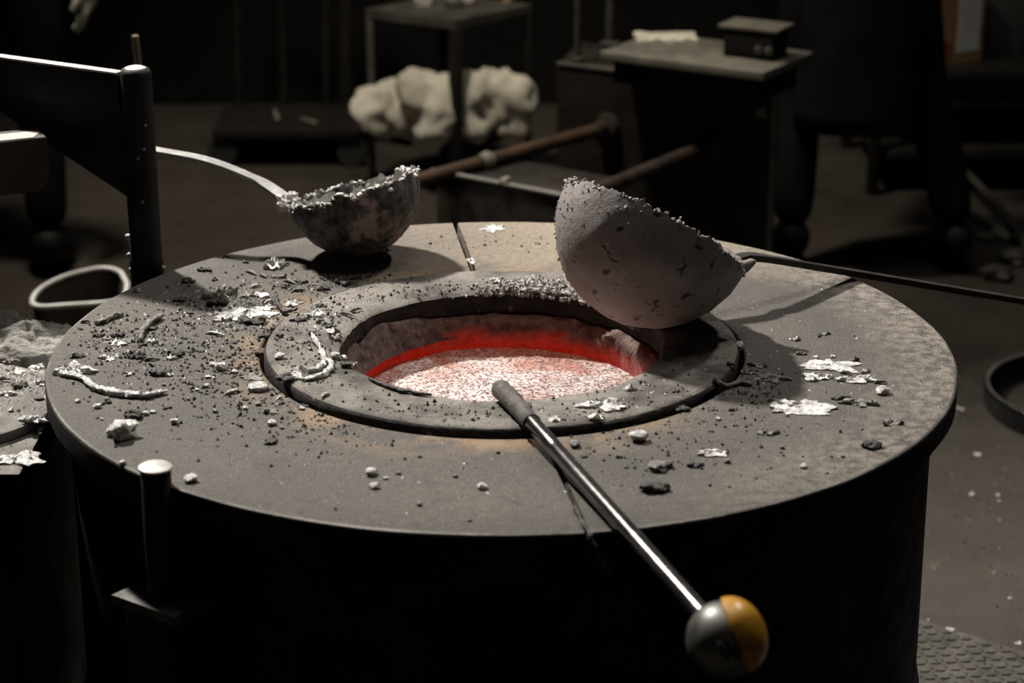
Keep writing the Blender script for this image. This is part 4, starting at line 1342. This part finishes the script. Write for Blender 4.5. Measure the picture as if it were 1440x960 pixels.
def boxo(name, m, parent, a, b, depth, z0, z1, bev=0.004, back=0.0):
    """box whose front top edge runs a->b, going back by depth"""
    u = (b - a); u.z = 0; L = u.length; u.normalize()
    nrm = V((-u.y, u.x, 0))
    c = (a + b) / 2 + nrm * (depth / 2 + back)
    bm = bmesh.new()
    box(bm, (c.x, c.y, (z0 + z1) / 2), (L, depth, z1 - z0), math.atan2(u.y, u.x), bev)
    return obj(name, bm, m, parent, True)


ZM = 0.60
ma, mb = at(783, 89, ZM), at(1094, 127, ZM)
mc = tag(empty('machine_cabinet', ((ma.x + mb.x) / 2, (ma.y + mb.y) / 2 + 0.25, 0)), 'big dark brown steel machine cabinet in the background with a pale top edge', 'cabinet')
bm = bmesh.new()
ft = [ma, mb, mb + V((0.025, 0.30, 0)), ma + V((0.06, 0.30, 0))]
lo_ = [bm.verts.new((p.x, p.y, 0.0)) for p in ft]; hi_ = [bm.verts.new((p.x, p.y, ZM - 0.006)) for p in ft]
bm.faces.new(hi_); bm.faces.new(list(reversed(lo_)))
for k in range(4): bm.faces.new((lo_[k], lo_[(k + 1) % 4], hi_[(k + 1) % 4], hi_[k]))
bmesh.ops.bevel(bm, geom=list(bm.edges), offset=0.004, segments=2, affect='EDGES')
obj('body', bm, M['machine'], mc, True)
boxo('top_rail', M['edge_steel'], mc, ma, mb, 0.018, ZM - 0.0055, ZM + 0.004, 0.002, -0.004)
u = (mb - ma).normalized()
bm = bmesh.new(); box(bm, (mb.x - u.x * 0.006, mb.y - u.y * 0.006 - 0.004, 0.30), (0.012, 0.012, 0.585), yaw_of(ma, mb)); obj('corner_angle', bm, M['edge_steel'], mc)
for t in (0.31, 0.87):
    p = ma.lerp(mb, t)
    bm = bmesh.new()
    lathe(bm, [(0, 0), (0.010, 0), (0.011, 0.004), (0.006, 0.008), (0, 0.008)], 12, c=(p.x, p.y + 0.006, ZM + 0.004))
    obj('bolt_head', bm, M['machine_top'], mc, True)
bm = bmesh.new(); pb2 = ma.lerp(mb, 0.93); box(bm, (pb2.x, pb2.y - 0.004, ZM - 0.055), (0.03, 0.01, 0.03), yaw_of(ma, mb), 0.003); obj('name_plate', bm, M['edge_steel'], mc, True)

ZT = 0.675
sa, sb_ = at(843, 72, ZT), at(1074, 102, ZT)
sl = tag(empty('surface_plate', ((sa.x + sb_.x) / 2, (sa.y + sb_.y) / 2 + 0.15, ZM)), 'dusty grey steel slab lying on top of the machine cabinet', 'slab')
boxo('slab', M['machine_top'], sl, sa, sb_, 0.27, ZT - 0.022, ZT, 0.003)
boxo('riser', M['bench_dark'], sl, sa.lerp(sb_, 0.05), sa.lerp(sb_, 0.95), 0.20, ZM - 0.004, ZT - 0.022, 0.003, 0.03)
# rag on the slab
bm = bmesh.new()
pr = at(936, 55, ZT)
n = 14
gr = [[bm.verts.new((pr.x + (i / n - 0.5) * 0.15 + 0.01 * fr((i, j, 0), .2), pr.y + (j / n - 0.5) * 0.10, ZT + 0.006 + 0.012 * abs(fr((i * 0.1, j * 0.1, 2), 3)))) for j in range(n + 1)] for i in range(n + 1)]
for i in range(n):
    for j in range(n): bm.faces.new((gr[i][j], gr[i + 1][j], gr[i + 1][j + 1], gr[i][j + 1]))
r_ = bmesh.ops.extrude_face_region(bm, geom=list(bm.faces))
for v in [g for g in r_['geom'] if isinstance(g, bmesh.types.BMVert)]: v.co.z = ZT + 0.0005
tag(obj('rag', bm, M['cloth'], None, True, 60), 'crumpled pale rag on the dusty grey slab', 'rag')
# instrument on the slab
pi_ = at(1062, 78, ZT)
ins = tag(empty('bench_instrument', (pi_.x, pi_.y, ZT)), 'small dark instrument with a pale lid on the dusty grey slab', 'instrument')
ry = yaw_of(ma, mb)
bm = bmesh.new(); box(bm, (pi_.x, pi_.y, ZT + 0.034), (0.13, 0.09, 0.066), ry, 0.006); obj('case', bm, M['bench_dark'], ins, True)
bm = bmesh.new(); box(bm, (pi_.x, pi_.y, ZT + 0.072), (0.155, 0.10, 0.010), ry, 0.003); obj('lid', bm, M['machine_top'], ins, True)
for s in (0.028, 0.054):
    d = Matrix.Rotation(ry, 3, 'Z') @ V((s, -0.047, 0))
    bm = bmesh.new()
    lathe(bm, [(0, 0), (0.010, 0), (0.009, 0.006), (0, 0.007)], 14, mat4=Matrix.Translation(V((pi_.x, pi_.y, ZT + 0.025)) + d) @ Matrix.Rotation(R(90), 4, 'X'))
    obj('knob', bm, M['edge_steel'], ins, True)
for nm, (px, py), w_ in (('pole', (812, 84), 0.016), ('pole', (858, 62), 0.024)):
    p = at(px, py, ZM)
    zb_ = ZM
    bm = bmesh.new(); lathe(bm, [(0, zb_), (w_ * 1.1, zb_), (w_ * 1.1, zb_ + 0.006), (w_ / 2, zb_ + 0.008), (w_ / 2, zb_ + 0.9), (0, zb_ + 0.9)], 14, c=(p.x, p.y, 0))
    tag(obj('standing_pole', bm, M['bench_top'], None, True, 50), 'thin upright grey pole on the left end of the machine cabinet' if w_ < 0.02 else 'thicker upright grey pole beside the dusty slab', 'pole')

ZL = 0.44
la, lb = at(613, 237, ZL), at(800, 273, ZL)
lw = tag(empty('steel_box', ((la.x + lb.x) / 2, (la.y + lb.y) / 2, 0)), 'low dark steel box behind the furnace with a pale rail carrying a pipe', 'box')
boxo('body', M['machine'], lw, la, lb, 0.22, 0.0, ZL - 0.012)
bm = bmesh.new(); tube(bm, [la - u * 0.01 + V((0, 0, -0.006)), lb + V((0, 0, -0.006))], 0.0065, 10); obj('top_rail', bm, M['edge_steel'], lw, True)
pr = la.lerp(lb, 0.53)
bm = bmesh.new(); lump(bm, (pr.x, pr.y, ZL), 0.012, random.Random(2), 2); obj('clip', bm, M['machine_top'], lw, True)


def facept(px, py):
    """point of the machine cabinet's front face"""
    d = FWD + RIGHT * ((px - 720) / F_PX) - UP * ((py - 480) / F_PX)
    uu = (mb - ma); uu.z = 0; uu.normalize()
    nr = V((uu.y, -uu.x, 0))
    t = (ma - CAM).dot(nr) / d.dot(nr)
    return CAM + d * t


for k, (a, b, rr_) in enumerate((((856, 178), (560, 262), 0.017), ((1000, 203), (800, 285), 0.018))):
    p0 = facept(*a)
    p1 = at(b[0], b[1], p0.z - 0.02)
    pipe = tag(empty('pipe', p0), ('rusty brown pipe running from the machine cabinet over the low steel box', 'dark pipe running from the machine cabinet behind the tipped ladle')[k], 'pipe')
    bm = bmesh.new(); tube(bm, [p0 + V((0, 0.0, 0)), p0.lerp(p1, 0.5), p1], rr_, 14); obj('tube', bm, M['rust_pipe'] if k == 0 else M['rust_arm'], pipe, True, 60)
    bm = bmesh.new()
    ax = (p1 - p0).normalized()
    lathe(bm, [(0, 0), (rr_ * 2.1, 0), (rr_ * 2.1, 0.02), (rr_ * 1.3, 0.026), (rr_ * 1.3, 0.05), (0, 0.05)], 18, mat4=Matrix.Translation(p0 - ax * 0.004) @ V((0, 0, 1)).rotation_difference(ax).to_matrix().to_4x4())
    obj('flange', bm, M['rust_arm'], pipe, True, 50)
    if k == 0:
        pc = p0.lerp(p1, 0.60)
        bm = bmesh.new(); tube(bm, [pc - ax * 0.014, pc - ax * 0.004, pc + ax * 0.008, pc + ax * 0.020], [0.021, 0.025, 0.022, 0.02], 14); obj('coupling', bm, M['machine_top'], pipe, True, 50)

# ------------------------------------------------------------------ bench with cloths
ZB = 0.53
bc0 = at(641, 29, ZB)               # nearest corner
bl = at(514, 13, ZB); brr = at(748, 6, ZB)
bench = tag(empty('work_bench', (bc0.x, bc0.y, 0)), 'dark metal bench in the background with a lower shelf of white cloths', 'bench')
u1 = (bl - bc0); u2 = (brr - bc0)
p3 = bl + u2
bm = bmesh.new()
cc = [bc0, brr, p3, bl]
tv = [bm.verts.new((p.x, p.y, ZB)) for p in cc]; bv = [bm.verts.new((p.x, p.y, ZB - 0.025)) for p in cc]
bm.faces.new(tv); bm.faces.new(list(reversed(bv)))
for k in range(4): bm.faces.new((tv[k], bv[k], bv[(k + 1) % 4], tv[(k + 1) % 4]))
obj('top', bm, M['bench_top'], bench)
zsh = 0.15
bm = bmesh.new()
mid = (bc0 + p3) / 2
tv = [bm.verts.new((mid.x + (p.x - mid.x) * 0.94, mid.y + (p.y - mid.y) * 0.94, zsh)) for p in cc]; bv = [bm.verts.new(v.co - V((0, 0, 0.02))) for v in tv]
bm.faces.new(tv); bm.faces.new(list(reversed(bv)))
for k in range(4): bm.faces.new((tv[k], bv[k], bv[(k + 1) % 4], tv[(k + 1) % 4]))
obj('shelf', bm, M['bench_dark'], bench)
for k, p in enumerate(cc):
    q_ = mid + (p - mid) * 0.955
    bm = bmesh.new(); box(bm, (q_.x, q_.y, (ZB - 0.025) / 2), (0.035 if k == 0 else 0.018, 0.035 if k == 0 else 0.018, ZB - 0.025), R(20), 0.003); obj('leg', bm, M['bench_dark'] if k != 3 else M['bench_top'], bench, True)

# the two cloths on the shelf
def cloth_heap(name, pts, r, seed, amp=0.35):
    bm = bmesh.new()
    mb_ = bpy.data.metaballs.new('tmp'); mb_.resolution = 0.012; mb_.threshold = 0.3
    for p, rr_ in pts:
        e = mb_.elements.new(); e.co = p; e.radius = rr_
    ob = bpy.data.objects.new('tmp', mb_); COL.objects.link(ob)
    bpy.context.view_layer.update()
    me = bpy.data.meshes.new_from_object(ob.evaluated_get(bpy.context.evaluated_depsgraph_get()))
    bm.from_mesh(me)
    bpy.data.objects.remove(ob); bpy.data.metaballs.remove(mb_); bpy.data.meshes.remove(me)
    bm.normal_update()
    for v in bm.verts:
        wv = v.co + V((0.03 * fr(v.co, 7, seed), 0.03 * fr(v.co, 7, seed + 5), 0.02 * fr(v.co, 7, seed + 2)))
        f_ = 1 - 2.6 * abs(noise.noise(V((wv.x * 14 + seed, wv.y * 10, wv.z * 7))))
        f2 = 1 - 2.6 * abs(noise.noise(V((wv.x * 26, wv.y * 20 + seed, wv.z * 15))))
        v.co += v.normal * (0.022 * f_ + 0.010 * f2)
    return bm


CY = bc0.y + 0.10
pts = []
for px, py, rr_ in ((535, 152, 0.075), (555, 155, 0.075), (575, 150, 0.07), (590, 128, 0.06), (600, 140, 0.075), (610, 165, 0.08), (620, 178, 0.07), (605, 182, 0.055), (622, 140, 0.06), (526, 160, 0.055)):
    p = at_y(px, py, CY - 0.04 + (0.04 if px < 580 else 0.0)); pts.append((p, rr_ * 1.25))
tag(obj('white_cloth', cloth_heap('c', pts, 0, 2.0), M['cloth'], None, True, 80), 'crumpled white cloth heap spilling off the left of the bench shelf', 'cloth')
pts = []
for px, py, rr_ in ((662, 130, 0.055), (680, 130, 0.06), (700, 130, 0.06), (720, 132, 0.055), (660, 150, 0.055), (662, 170, 0.05), (675, 175, 0.045), (690, 158, 0.05), (706, 150, 0.05), (725, 150, 0.055), (728, 170, 0.045), (716, 175, 0.03)):
    p = at_y(px, py, CY - 0.02); pts.append((p, rr_ * 1.2))
tag(obj('white_cloth', cloth_heap('c', pts, 0, 7.0, 0.2), M['cloth'], None, True, 80), 'white cloth draped in an arch over the right of the bench shelf', 'cloth')
pY = at_y(676, 112, CY - 0.02)
bm = bmesh.new()
zc = pY.z - 0.015
lathe(bm, [(0, zc), (0.012, zc), (0.0125, zc + 0.022), (0.006, zc + 0.03), (0.006, zc + 0.04), (0, zc + 0.04)], 14, c=(pY.x, pY.y, 0))
tag(obj('small_bottle', bm, M['green_bottle'], None, True, 50), 'small yellow bottle standing on the draped white cloth', 'bottle')
# things on the bench top
for i, (px, py, sx, sy, sz, m, lb_, ct) in enumerate(((590, 6, 0.05, 0.05, 0.03, M['cloth'], 'pale folded cloth on the bench top', 'cloth'), (640, 10, 0.05, 0.04, 0.03, M['machine_top'], 'pale metal casting on the bench top', 'casting'),
                                                      (665, 6, 0.035, 0.04, 0.03, M['arm_top'], 'small light block on the bench top', 'block'), (725, 4, 0.06, 0.03, 0.012, M['wood'], 'brown wooden offcut on the bench top', 'wood'))):
    p = at(px, py, ZB)
    p = p + (mid - p) * 0.12
    bm = bmesh.new(); box(bm, (p.x, p.y, ZB + sz / 2 + 0.0005), (sx, sy, sz), R(25 * i), 0.008)
    bmesh.ops.subdivide_edges(bm, edges=list(bm.edges), cuts=1, use_grid_fill=True)
    for v in bm.verts:
        if v.co.z > ZB + 0.004: v.co += V((1, 1, 0.6)) * 0.006 * fr(v.co, 25)
    tag(obj(('folded_cloth', 'metal_casting', 'metal_block', 'wood_offcut')[i], bm, m, None, True, 60), lb_, ct)

# ------------------------------------------------------------------ hand cart, stick, tools at the far left
cy_ = 3.75
cl = at(300, 190, 0.10); cr_ = at(505, 196, 0.10)
ct = tag(empty('hand_cart', ((cl.x + cr_.x) / 2, cl.y, 0)), 'low black hand cart with upright bars in the dark background', 'cart')
cz = 0.11
yc = max(cl.y, cr_.y) + 0.15
bm = bmesh.new(); box(bm, ((cl.x + cr_.x) / 2, yc, cz), (cr_.x - cl.x, 0.36, 0.03), 0, 0.004); obj('deck', bm, M['bench_dark'], ct, True)
for sx in (0.06, 0.94):
    for sy in (-0.15, 0.15):
        x = cl.x + (cr_.x - cl.x) * sx
        bm = bmesh.new()
        lathe(bm, [(0, -0.014), (0.044, -0.014), (0.047, -0.008), (0.047, 0.008), (0.044, 0.014), (0, 0.014)], 20, mat4=Matrix.Translation(V((x, yc + sy, 0.0475))) @ Matrix.Rotation(R(90), 4, 'X'))
        obj('wheel', bm, M['black_rubber'], ct, True, 50)
for k, sx in enumerate((0.10, 0.42, 0.72, 0.86)):
    x = cl.x + (cr_.x - cl.x) * sx
    bm = bmesh.new(); tube(bm, [(x, yc + 0.15, cz), (x + 0.02, yc + 0.15, cz + 0.9)], 0.016 if k != 3 else 0.025, 10); obj('upright', bm, M['bench_dark'], ct, True)
bm = bmesh.new(); tube(bm, [(cl.x + 0.03, yc + 0.15, cz + 0.88), (cr_.x - 0.03, yc + 0.15, cz + 0.88)], 0.016, 10); obj('push_bar', bm, M['bench_dark'], ct, True)
for k, (pa, pb_) in enumerate((((386, 158), (391, 172)), ((424, 174), (440, 193)))):
    a = at_y(pa[0], pa[1], yc - 0.08); b = at(pb_[0], pb_[1], cz + 0.018)
    b = V((b.x, max(min(b.y, yc + 0.1), yc - 0.13), cz + 0.018)); b.z = cz + 0.022; a = V((a.x, b.y + 0.03, cz + 0.05 if k == 0 else cz + 0.03))
    bm = bmesh.new(); tube(bm, [b, b.lerp(a, 0.5), a], [0.008, 0.007, 0.005], 8)
    tag(obj('metal_tool', bm, M['machine_top'], None, True, 60), ('short pale metal tool standing on the hand cart', 'pale metal tool lying slanted on the hand cart')[k], 'tool')
yk = 1.2
a = at_y(190, 50, yk); b = at_y(195, 96, yk)
bm = bmesh.new(); tube(bm, [(b.x + 0.05, yk, 0.0), b, a], [0.009, 0.0062, 0.006], 10)
tag(obj('wooden_stick', bm, M['wood'], None, True, 60), 'brown wooden stick standing upright behind the swing frame post', 'stick')

# ------------------------------------------------------------------ cardboard box, crate and rack at the right
yb = 3.6
a = at_y(1308, 100, yb); b = at_y(1366, 84, yb + 0.12)
zbx = a.z
rk = tag(empty('storage_rack', (a.x + 0.3, yb + 0.3, 0)), 'dark steel storage rack carrying boxes behind the worker', 'rack')
rx0, rx1, ry0, ry1 = a.x - 0.15, a.x + 0.55, yb + 0.0, yb + 0.55
bm = bmesh.new(); box(bm, ((rx0 + rx1) / 2, (ry0 + ry1) / 2, zbx - 0.016), (rx1 - rx0, ry1 - ry0, 0.03), 0, 0.003); obj('shelf', bm, M['bench_dark'], rk, True)
bm = bmesh.new(); box(bm, ((rx0 + rx1) / 2, (ry0 + ry1) / 2, 0.12), (rx1 - rx0, ry1 - ry0, 0.03), 0, 0.003); obj('shelf', bm, M['bench_dark'], rk, True)
for x in (rx0, rx1):
    for y in (ry0, ry1):
        bm = bmesh.new(); box(bm, (x, y, 0.55), (0.035, 0.035, 1.1), 0, 0.003); obj('upright', bm, M['bench_dark'], rk, True)
cb = tag(empty('cardboard_box', (a.x, yb + 0.2, zbx)), 'brown cardboard box with a white paper label on the storage rack', 'box')
yw = R(33)
bx = Matrix.Translation(V((a.x + 0.005, yb + 0.03, zbx + 0.13))) @ Matrix.Rotation(yw, 4, 'Z')
Lb = (b - a).length + 0.02
bm = bmesh.new(); box(bm, (0, 0, 0), (1, 1, 1)); bmesh.ops.transform(bm, matrix=bx @ Matrix.Translation(V((Lb / 2, 0.11, 0))) @ Matrix.Diagonal((Lb, 0.22, 0.26, 1)), verts=bm.verts)
bmesh.ops.bevel(bm, geom=list(bm.edges), offset=0.002, segments=1, affect='EDGES'); obj('carton', bm, M['cardboard'], cb)
for nm, x0, x1, z0, z1, m in (('label', 0.50, 0.92, -0.095, 0.08, M['paper']), ('print_mark', 0.15, 0.36, -0.105, -0.055, M['red_ink']), ('print_mark', 0.93, 0.985, -0.06, -0.03, M['red_ink'])):
    bm = bmesh.new(); box(bm, (0, 0, 0), (1, 1, 1))
    bmesh.ops.transform(bm, matrix=bx @ Matrix.Translation(V((Lb * (x0 + x1) / 2, -0.0008, (z0 + z1) / 2))) @ Matrix.Diagonal((Lb * (x1 - x0), 0.0012, z1 - z0, 1)), verts=bm.verts)
    obj(nm, bm, m, cb)
cx_ = at_y(1398, 40, yb + 0.3)
bm = bmesh.new(); box(bm, (cx_.x, yb + 0.32, zbx + 0.10), (0.16, 0.2, 0.2), 0, 0.004)
tag(obj('storage_crate', bm, M['grey_crate'], None, True), 'dark grey crate beside the cardboard box on the storage rack', 'crate')

for k, (pp, r_) in enumerate((([(1305, 190), (1340, 225), (1390, 275), (1425, 315), (1445, 345), (1470, 380)], 0.011), ([(1345, 282), (1365, 300), (1395, 315), (1430, 318)], 0.010), ([(1325, 195), (1345, 205), (1370, 228)], 0.009))):
    Q = []
    for i, (px, py) in enumerate(pp):
        p = at(px, py, 0.02 if k == 1 else 0.06 + 0.0)
        p.z = max(r_, p.z * (1 if 0 < i < len(pp) - 1 else 0.4))
        Q.append(p)
    bm = bmesh.new(); tube(bm, smooth_pts(Q, 6), r_, 8)
    tag(obj('rubber_hose', bm, M['hose'], None, True, 60), ('long grey hose looping over the floor at the right', 'short grey hose lying below the long loop', 'third grey hose piece beside the top of the loop')[k], 'hose')
for i, (px, py, wd, m) in enumerate(((1413, 334, 34, M['machine_top']), (1385, 338, 26, M['bench_top']), (1425, 368, 46, M['bench_top']), (1400, 392, 40, M['floor']))):
    p = at(px, py, 0.0)
    rnd = random.Random(i + 40)
    bm = bmesh.new(); lump(bm, (0, 0, 0), wd * 0.0018 / 2, rnd, 3, (1.2, 1, 0.5), 0.5)
    mz = min(v.co.z for v in bm.verts)
    for v in bm.verts: v.co += V((p.x, p.y, -mz * 0.8)); v.co.z = max(v.co.z, 0.0005)
    tag(obj('scrap_piece', bm, m, None, True, 40), ('pale flat scrap piece at the end of the short hose', 'small brown scrap piece beside the pale flat one', 'biggest grey scrap piece near the hose', 'dark scrap piece nearest the ladle handle')[i], 'scrap')

# ------------------------------------------------------------------ people


def skin_mesh(verts, edges, root=0, sub=2):
    bm = bmesh.new()
    lay = bm.verts.layers.skin.verify()
    vs = []
    for i, (co, r) in enumerate(verts):
        v = bm.verts.new(co)
        v[lay].radius = r if isinstance(r, tuple) else (r, r)
        v[lay].use_root = (i == root)
        vs.append(v)
    for a, b in edges: bm.edges.new((vs[a], vs[b]))
    me = bpy.data.meshes.new('tmp'); bm.to_mesh(me); bm.free()
    o = bpy.data.objects.new('tmp', me); COL.objects.link(o)
    s = o.modifiers.new('s', 'SKIN'); s.use_smooth_shade = True
    d = o.modifiers.new('d', 'SUBSURF'); d.levels = sub; d.render_levels = sub
    bpy.context.view_layer.update()
    m2 = bpy.data.meshes.new_from_object(o.evaluated_get(bpy.context.evaluated_depsgraph_get()))
    bpy.data.objects.remove(o); bpy.data.meshes.remove(me)
    out = bmesh.new(); out.from_mesh(m2); bpy.data.meshes.remove(m2)
    return out


def person(loc, face, pose, label, glove_m):
    """loc: point on the floor between the feet; face: heading angle; pose: dict of joints (right, forward, up) in metres"""
    f_ = V((math.cos(face), math.sin(face), 0)); r_ = V((math.sin(face), -math.cos(face), 0))
    W = lambda p: V(loc) + r_ * p[0] + f_ * p[1] + V((0, 0, p[2]))
    root = tag(empty('person', loc), label, 'person')
    J = pose
    names = ['pelvis', 'belly', 'chest', 'neck', 'jaw', 'skull', 'crown']
    rad = {'pelvis': (0.165, 0.125), 'belly': (0.15, 0.115), 'chest': (0.17, 0.12), 'neck': 0.058, 'jaw': 0.072, 'skull': 0.098, 'crown': 0.06}
    V_, E_ = [], []
    idx = {}

    def add(n, r, par=None):
        idx[n] = len(V_); V_.append((W(J[n]), r))
        if par is not None: E_.append((idx[par], idx[n]))
    pr_ = None
    for n in names: add(n, rad[n], pr_); pr_ = n
    for s in 'lr':
        add('hip' + s, 0.098, 'pelvis'); add('thigh' + s, 0.092, 'hip' + s); add('knee' + s, 0.066, 'thigh' + s); add('calf' + s, 0.066, 'knee' + s); add('ankle' + s, 0.056, 'calf' + s)
        add('sh' + s, 0.072, 'chest'); add('elb' + s, 0.052, 'sh' + s); add('wrist' + s, 0.036, 'elb' + s)
    bm = skin_mesh(V_, E_)
    zn = W(J['neck']).z
    bm.faces.ensure_lookup_table()
    for fa_ in bm.faces: fa_.material_index = 1 if fa_.calc_center_median().z > zn + 0.01 else 0
    # nose, brow and ears pulled out of the head
    hc_ = W(J['skull'])
    for v in bm.verts:
        d = v.co - hc_
        if v.co.z < zn + 0.03: continue
        fx_, sx_, zx_ = d.dot(f_), d.dot(r_), d.z
        if fx_ > 0.03: v.co += f_ * (0.026 * math.exp(-((sx_ / 0.02) ** 2 + ((zx_ + 0.02) / 0.03) ** 2)) - 0.008 * math.exp(-(((abs(sx_) - 0.035) / 0.018) ** 2 + ((zx_ - 0.012) / 0.014) ** 2)))
        if abs(fx_) < 0.025 and abs(zx_) < 0.035: v.co += r_ * (0.016 if sx_ > 0 else -0.016)
    obj('body', bm, [M['dark_cloth'], M['skin']], root, True, 80)
    # hair
    bm = bmesh.new(); bmesh.ops.create_uvsphere(bm, u_segments=20, v_segments=12, radius=0.105)
    for v in [v for v in bm.verts if v.co.z < -0.02]: bm.verts.remove(v)
    for v in bm.verts: v.co = hc_ + V((0, 0, 0.03)) - f_ * 0.015 + v.co * (1 + 0.04 * fr(v.co, 20))
    obj('hair', bm, M['hair'], root, True, 80)
    for s, sg_ in (('l', -1), ('r', 1)):
        an = W(J['ankle' + s]); toe = f_ if ('toe' + s) not in J else (r_ * J['toe' + s][0] + f_ * J['toe' + s][1]).normalized()
        base = V((an.x, an.y, 0))
        bm = skin_mesh([(base + V((0, 0, 0.15)), 0.062), (base + V((0, 0, 0.09)), 0.058), (base - toe * 0.03 + V((0, 0, 0.042)), (0.046, 0.042)), (base + toe * 0.06 + V((0, 0, 0.045)), (0.050, 0.043)), (base + toe * 0.14 + V((0, 0, 0.036)), (0.05, 0.034)), (base + toe * 0.18 + V((0, 0, 0.03)), (0.04, 0.026))],
                       [(0, 1), (1, 2), (1, 3), (3, 4), (4, 5)], 0)
        for v in bm.verts: v.co.z = max(v.co.z, 0.001)
        obj('boot', bm, M['boot'], root, True, 80)
        # gloved hand: palm, four fingers and a thumb, slightly curled
        wr = W(J['wrist' + s]); hd = (wr - W(J['elb' + s])).normalized()
        side = hd.cross(f_);
        if side.length < 0.1: side = hd.cross(V((0, 0, 1)))
        side.normalize()
        palm_n = (-side * 1.0) if sg_ > 0 else side
        across = hd.cross(palm_n).normalized()
        hv = [(wr - hd * 0.03, (0.036, 0.03)), (wr + hd * 0.02, (0.036, 0.022)), (wr + hd * 0.06, (0.040, 0.018)), (wr + hd * 0.09, (0.036, 0.015))]
        he = [(0, 1), (1, 2), (2, 3)]
        for q_, (o_, ln_) in enumerate(((-0.030, 0.060), (-0.010, 0.072), (0.010, 0.068), (0.029, 0.052))):
            b0_ = wr + hd * 0.092 + across * o_
            i0 = len(hv)
            hv += [(b0_, 0.0115), (b0_ + hd * ln_ * 0.5 + palm_n * 0.010, 0.0115), (b0_ + hd * ln_ * 0.85 + palm_n * 0.030, 0.010)]
            he += [(3, i0), (i0, i0 + 1), (i0 + 1, i0 + 2)]
        i0 = len(hv)
        hv += [(wr + hd * 0.035 - across * 0.035 + palm_n * 0.008, 0.012), (wr + hd * 0.065 - across * 0.052 + palm_n * 0.018, 0.011), (wr + hd * 0.09 - across * 0.052 + palm_n * 0.028, 0.009)]
        he += [(1, i0), (i0, i0 + 1), (i0 + 1, i0 + 2)]
        obj('glove', skin_mesh(hv, he, 0), glove_m, root, True, 80)
    return root


stand = dict(pelvis=(0, 0, 0.95), belly=(0, 0.01, 1.12), chest=(0, 0.0, 1.36), neck=(0, 0.01, 1.52), jaw=(0, 0.03, 1.60), skull=(0, 0.03, 1.68), crown=(0, 0.01, 1.76),
             hipl=(-0.10, 0, 0.88), thighl=(-0.11, 0.02, 0.70), kneel=(-0.115, 0.02, 0.49), calfl=(-0.115, -0.02, 0.34), anklel=(-0.12, -0.03, 0.12),
             hipr=(0.10, 0, 0.88), thighr=(0.11, 0.02, 0.70), kneer=(0.115, 0.02, 0.49), calfr=(0.115, -0.02, 0.34), ankler=(0.12, -0.03, 0.12),
             shl=(-0.20, 0, 1.42), elbl=(-0.25, -0.02, 1.14), wristl=(-0.26, 0.05, 0.90), shr=(0.20, 0, 1.42), elbr=(0.25, -0.02, 1.14), wristr=(0.26, 0.05, 0.90))
def coat(root, W, hem, waist):
    bm = bmesh.new()
    n = 40; rows = []
    for j in range(13):
        t = j / 12
        z = waist + (hem - waist) * t
        row = []
        for k in range(n):
            a = 2 * math.pi * k / n
            fold = 1 + (0.03 + 0.07 * t) * noise.noise(V((math.cos(a) * 2.4, math.sin(a) * 2.4, t * 0.8)))
            rx, ry = (0.175 + 0.012 * t) * fold, (0.14 + 0.03 * t) * fold
            row.append(bm.verts.new(W((rx * math.cos(a), ry * math.sin(a), z))))
        rows.append(row)
    for j in range(12):
        for k in range(n): bm.faces.new((rows[j][k], rows[j][(k + 1) % n], rows[j + 1][(k + 1) % n], rows[j + 1][k]))
    o = obj('coat_skirt', bm, M['dark_cloth'], root, True, 80)
    sm = o.modifiers.new('thickness', 'SOLIDIFY'); sm.thickness = 0.006
    return o


# worker at the left, only the legs and a pale glove show
fl_ = at(78, 388, 0.0)
pl = dict(stand)
# figure faces away to the left; its near leg stands at fl_
pose_l = dict(pl); pose_l.update(wristr=(0.262, -0.02, 0.80), elbr=(0.28, -0.04, 1.06))
fl_loc = V((fl_.x - 0.13, fl_.y + 0.03, 0))
person(fl_loc, R(90), pose_l, 'worker in black clothes and pale gloves standing behind the swing frame', M['glove'])
# worker at the right, striding, seen from the back
rg_ = at(1224, 392, 0.0)
pose_r = dict(stand)
pose_r.update(hipl=(-0.10, 0.0, 0.86), thighl=(-0.13, 0.02, 0.68), kneel=(-0.15, 0.03, 0.47), calfl=(-0.155, 0.0, 0.32), anklel=(-0.16, -0.03, 0.12),
              hipr=(0.10, 0.0, 0.86), thighr=(0.13, 0.02, 0.68), kneer=(0.18, 0.02, 0.47), calfr=(0.225, -0.02, 0.32), ankler=(0.27, -0.05, 0.12),
              elbl=(-0.27, 0.08, 1.16), wristl=(-0.16, 0.26, 1.06), elbr=(0.27, 0.08, 1.16), wristr=(0.16, 0.26, 1.06))
pr2 = person(V((rg_.x - 0.045, rg_.y + 0.1, 0)), R(92), pose_r, 'worker in a long black coat striding past the machine cabinet', M['dark_cloth'])
coat(pr2, lambda p: pr2.location + V((p[0], p[1], p[2])), 0.40, 1.02)
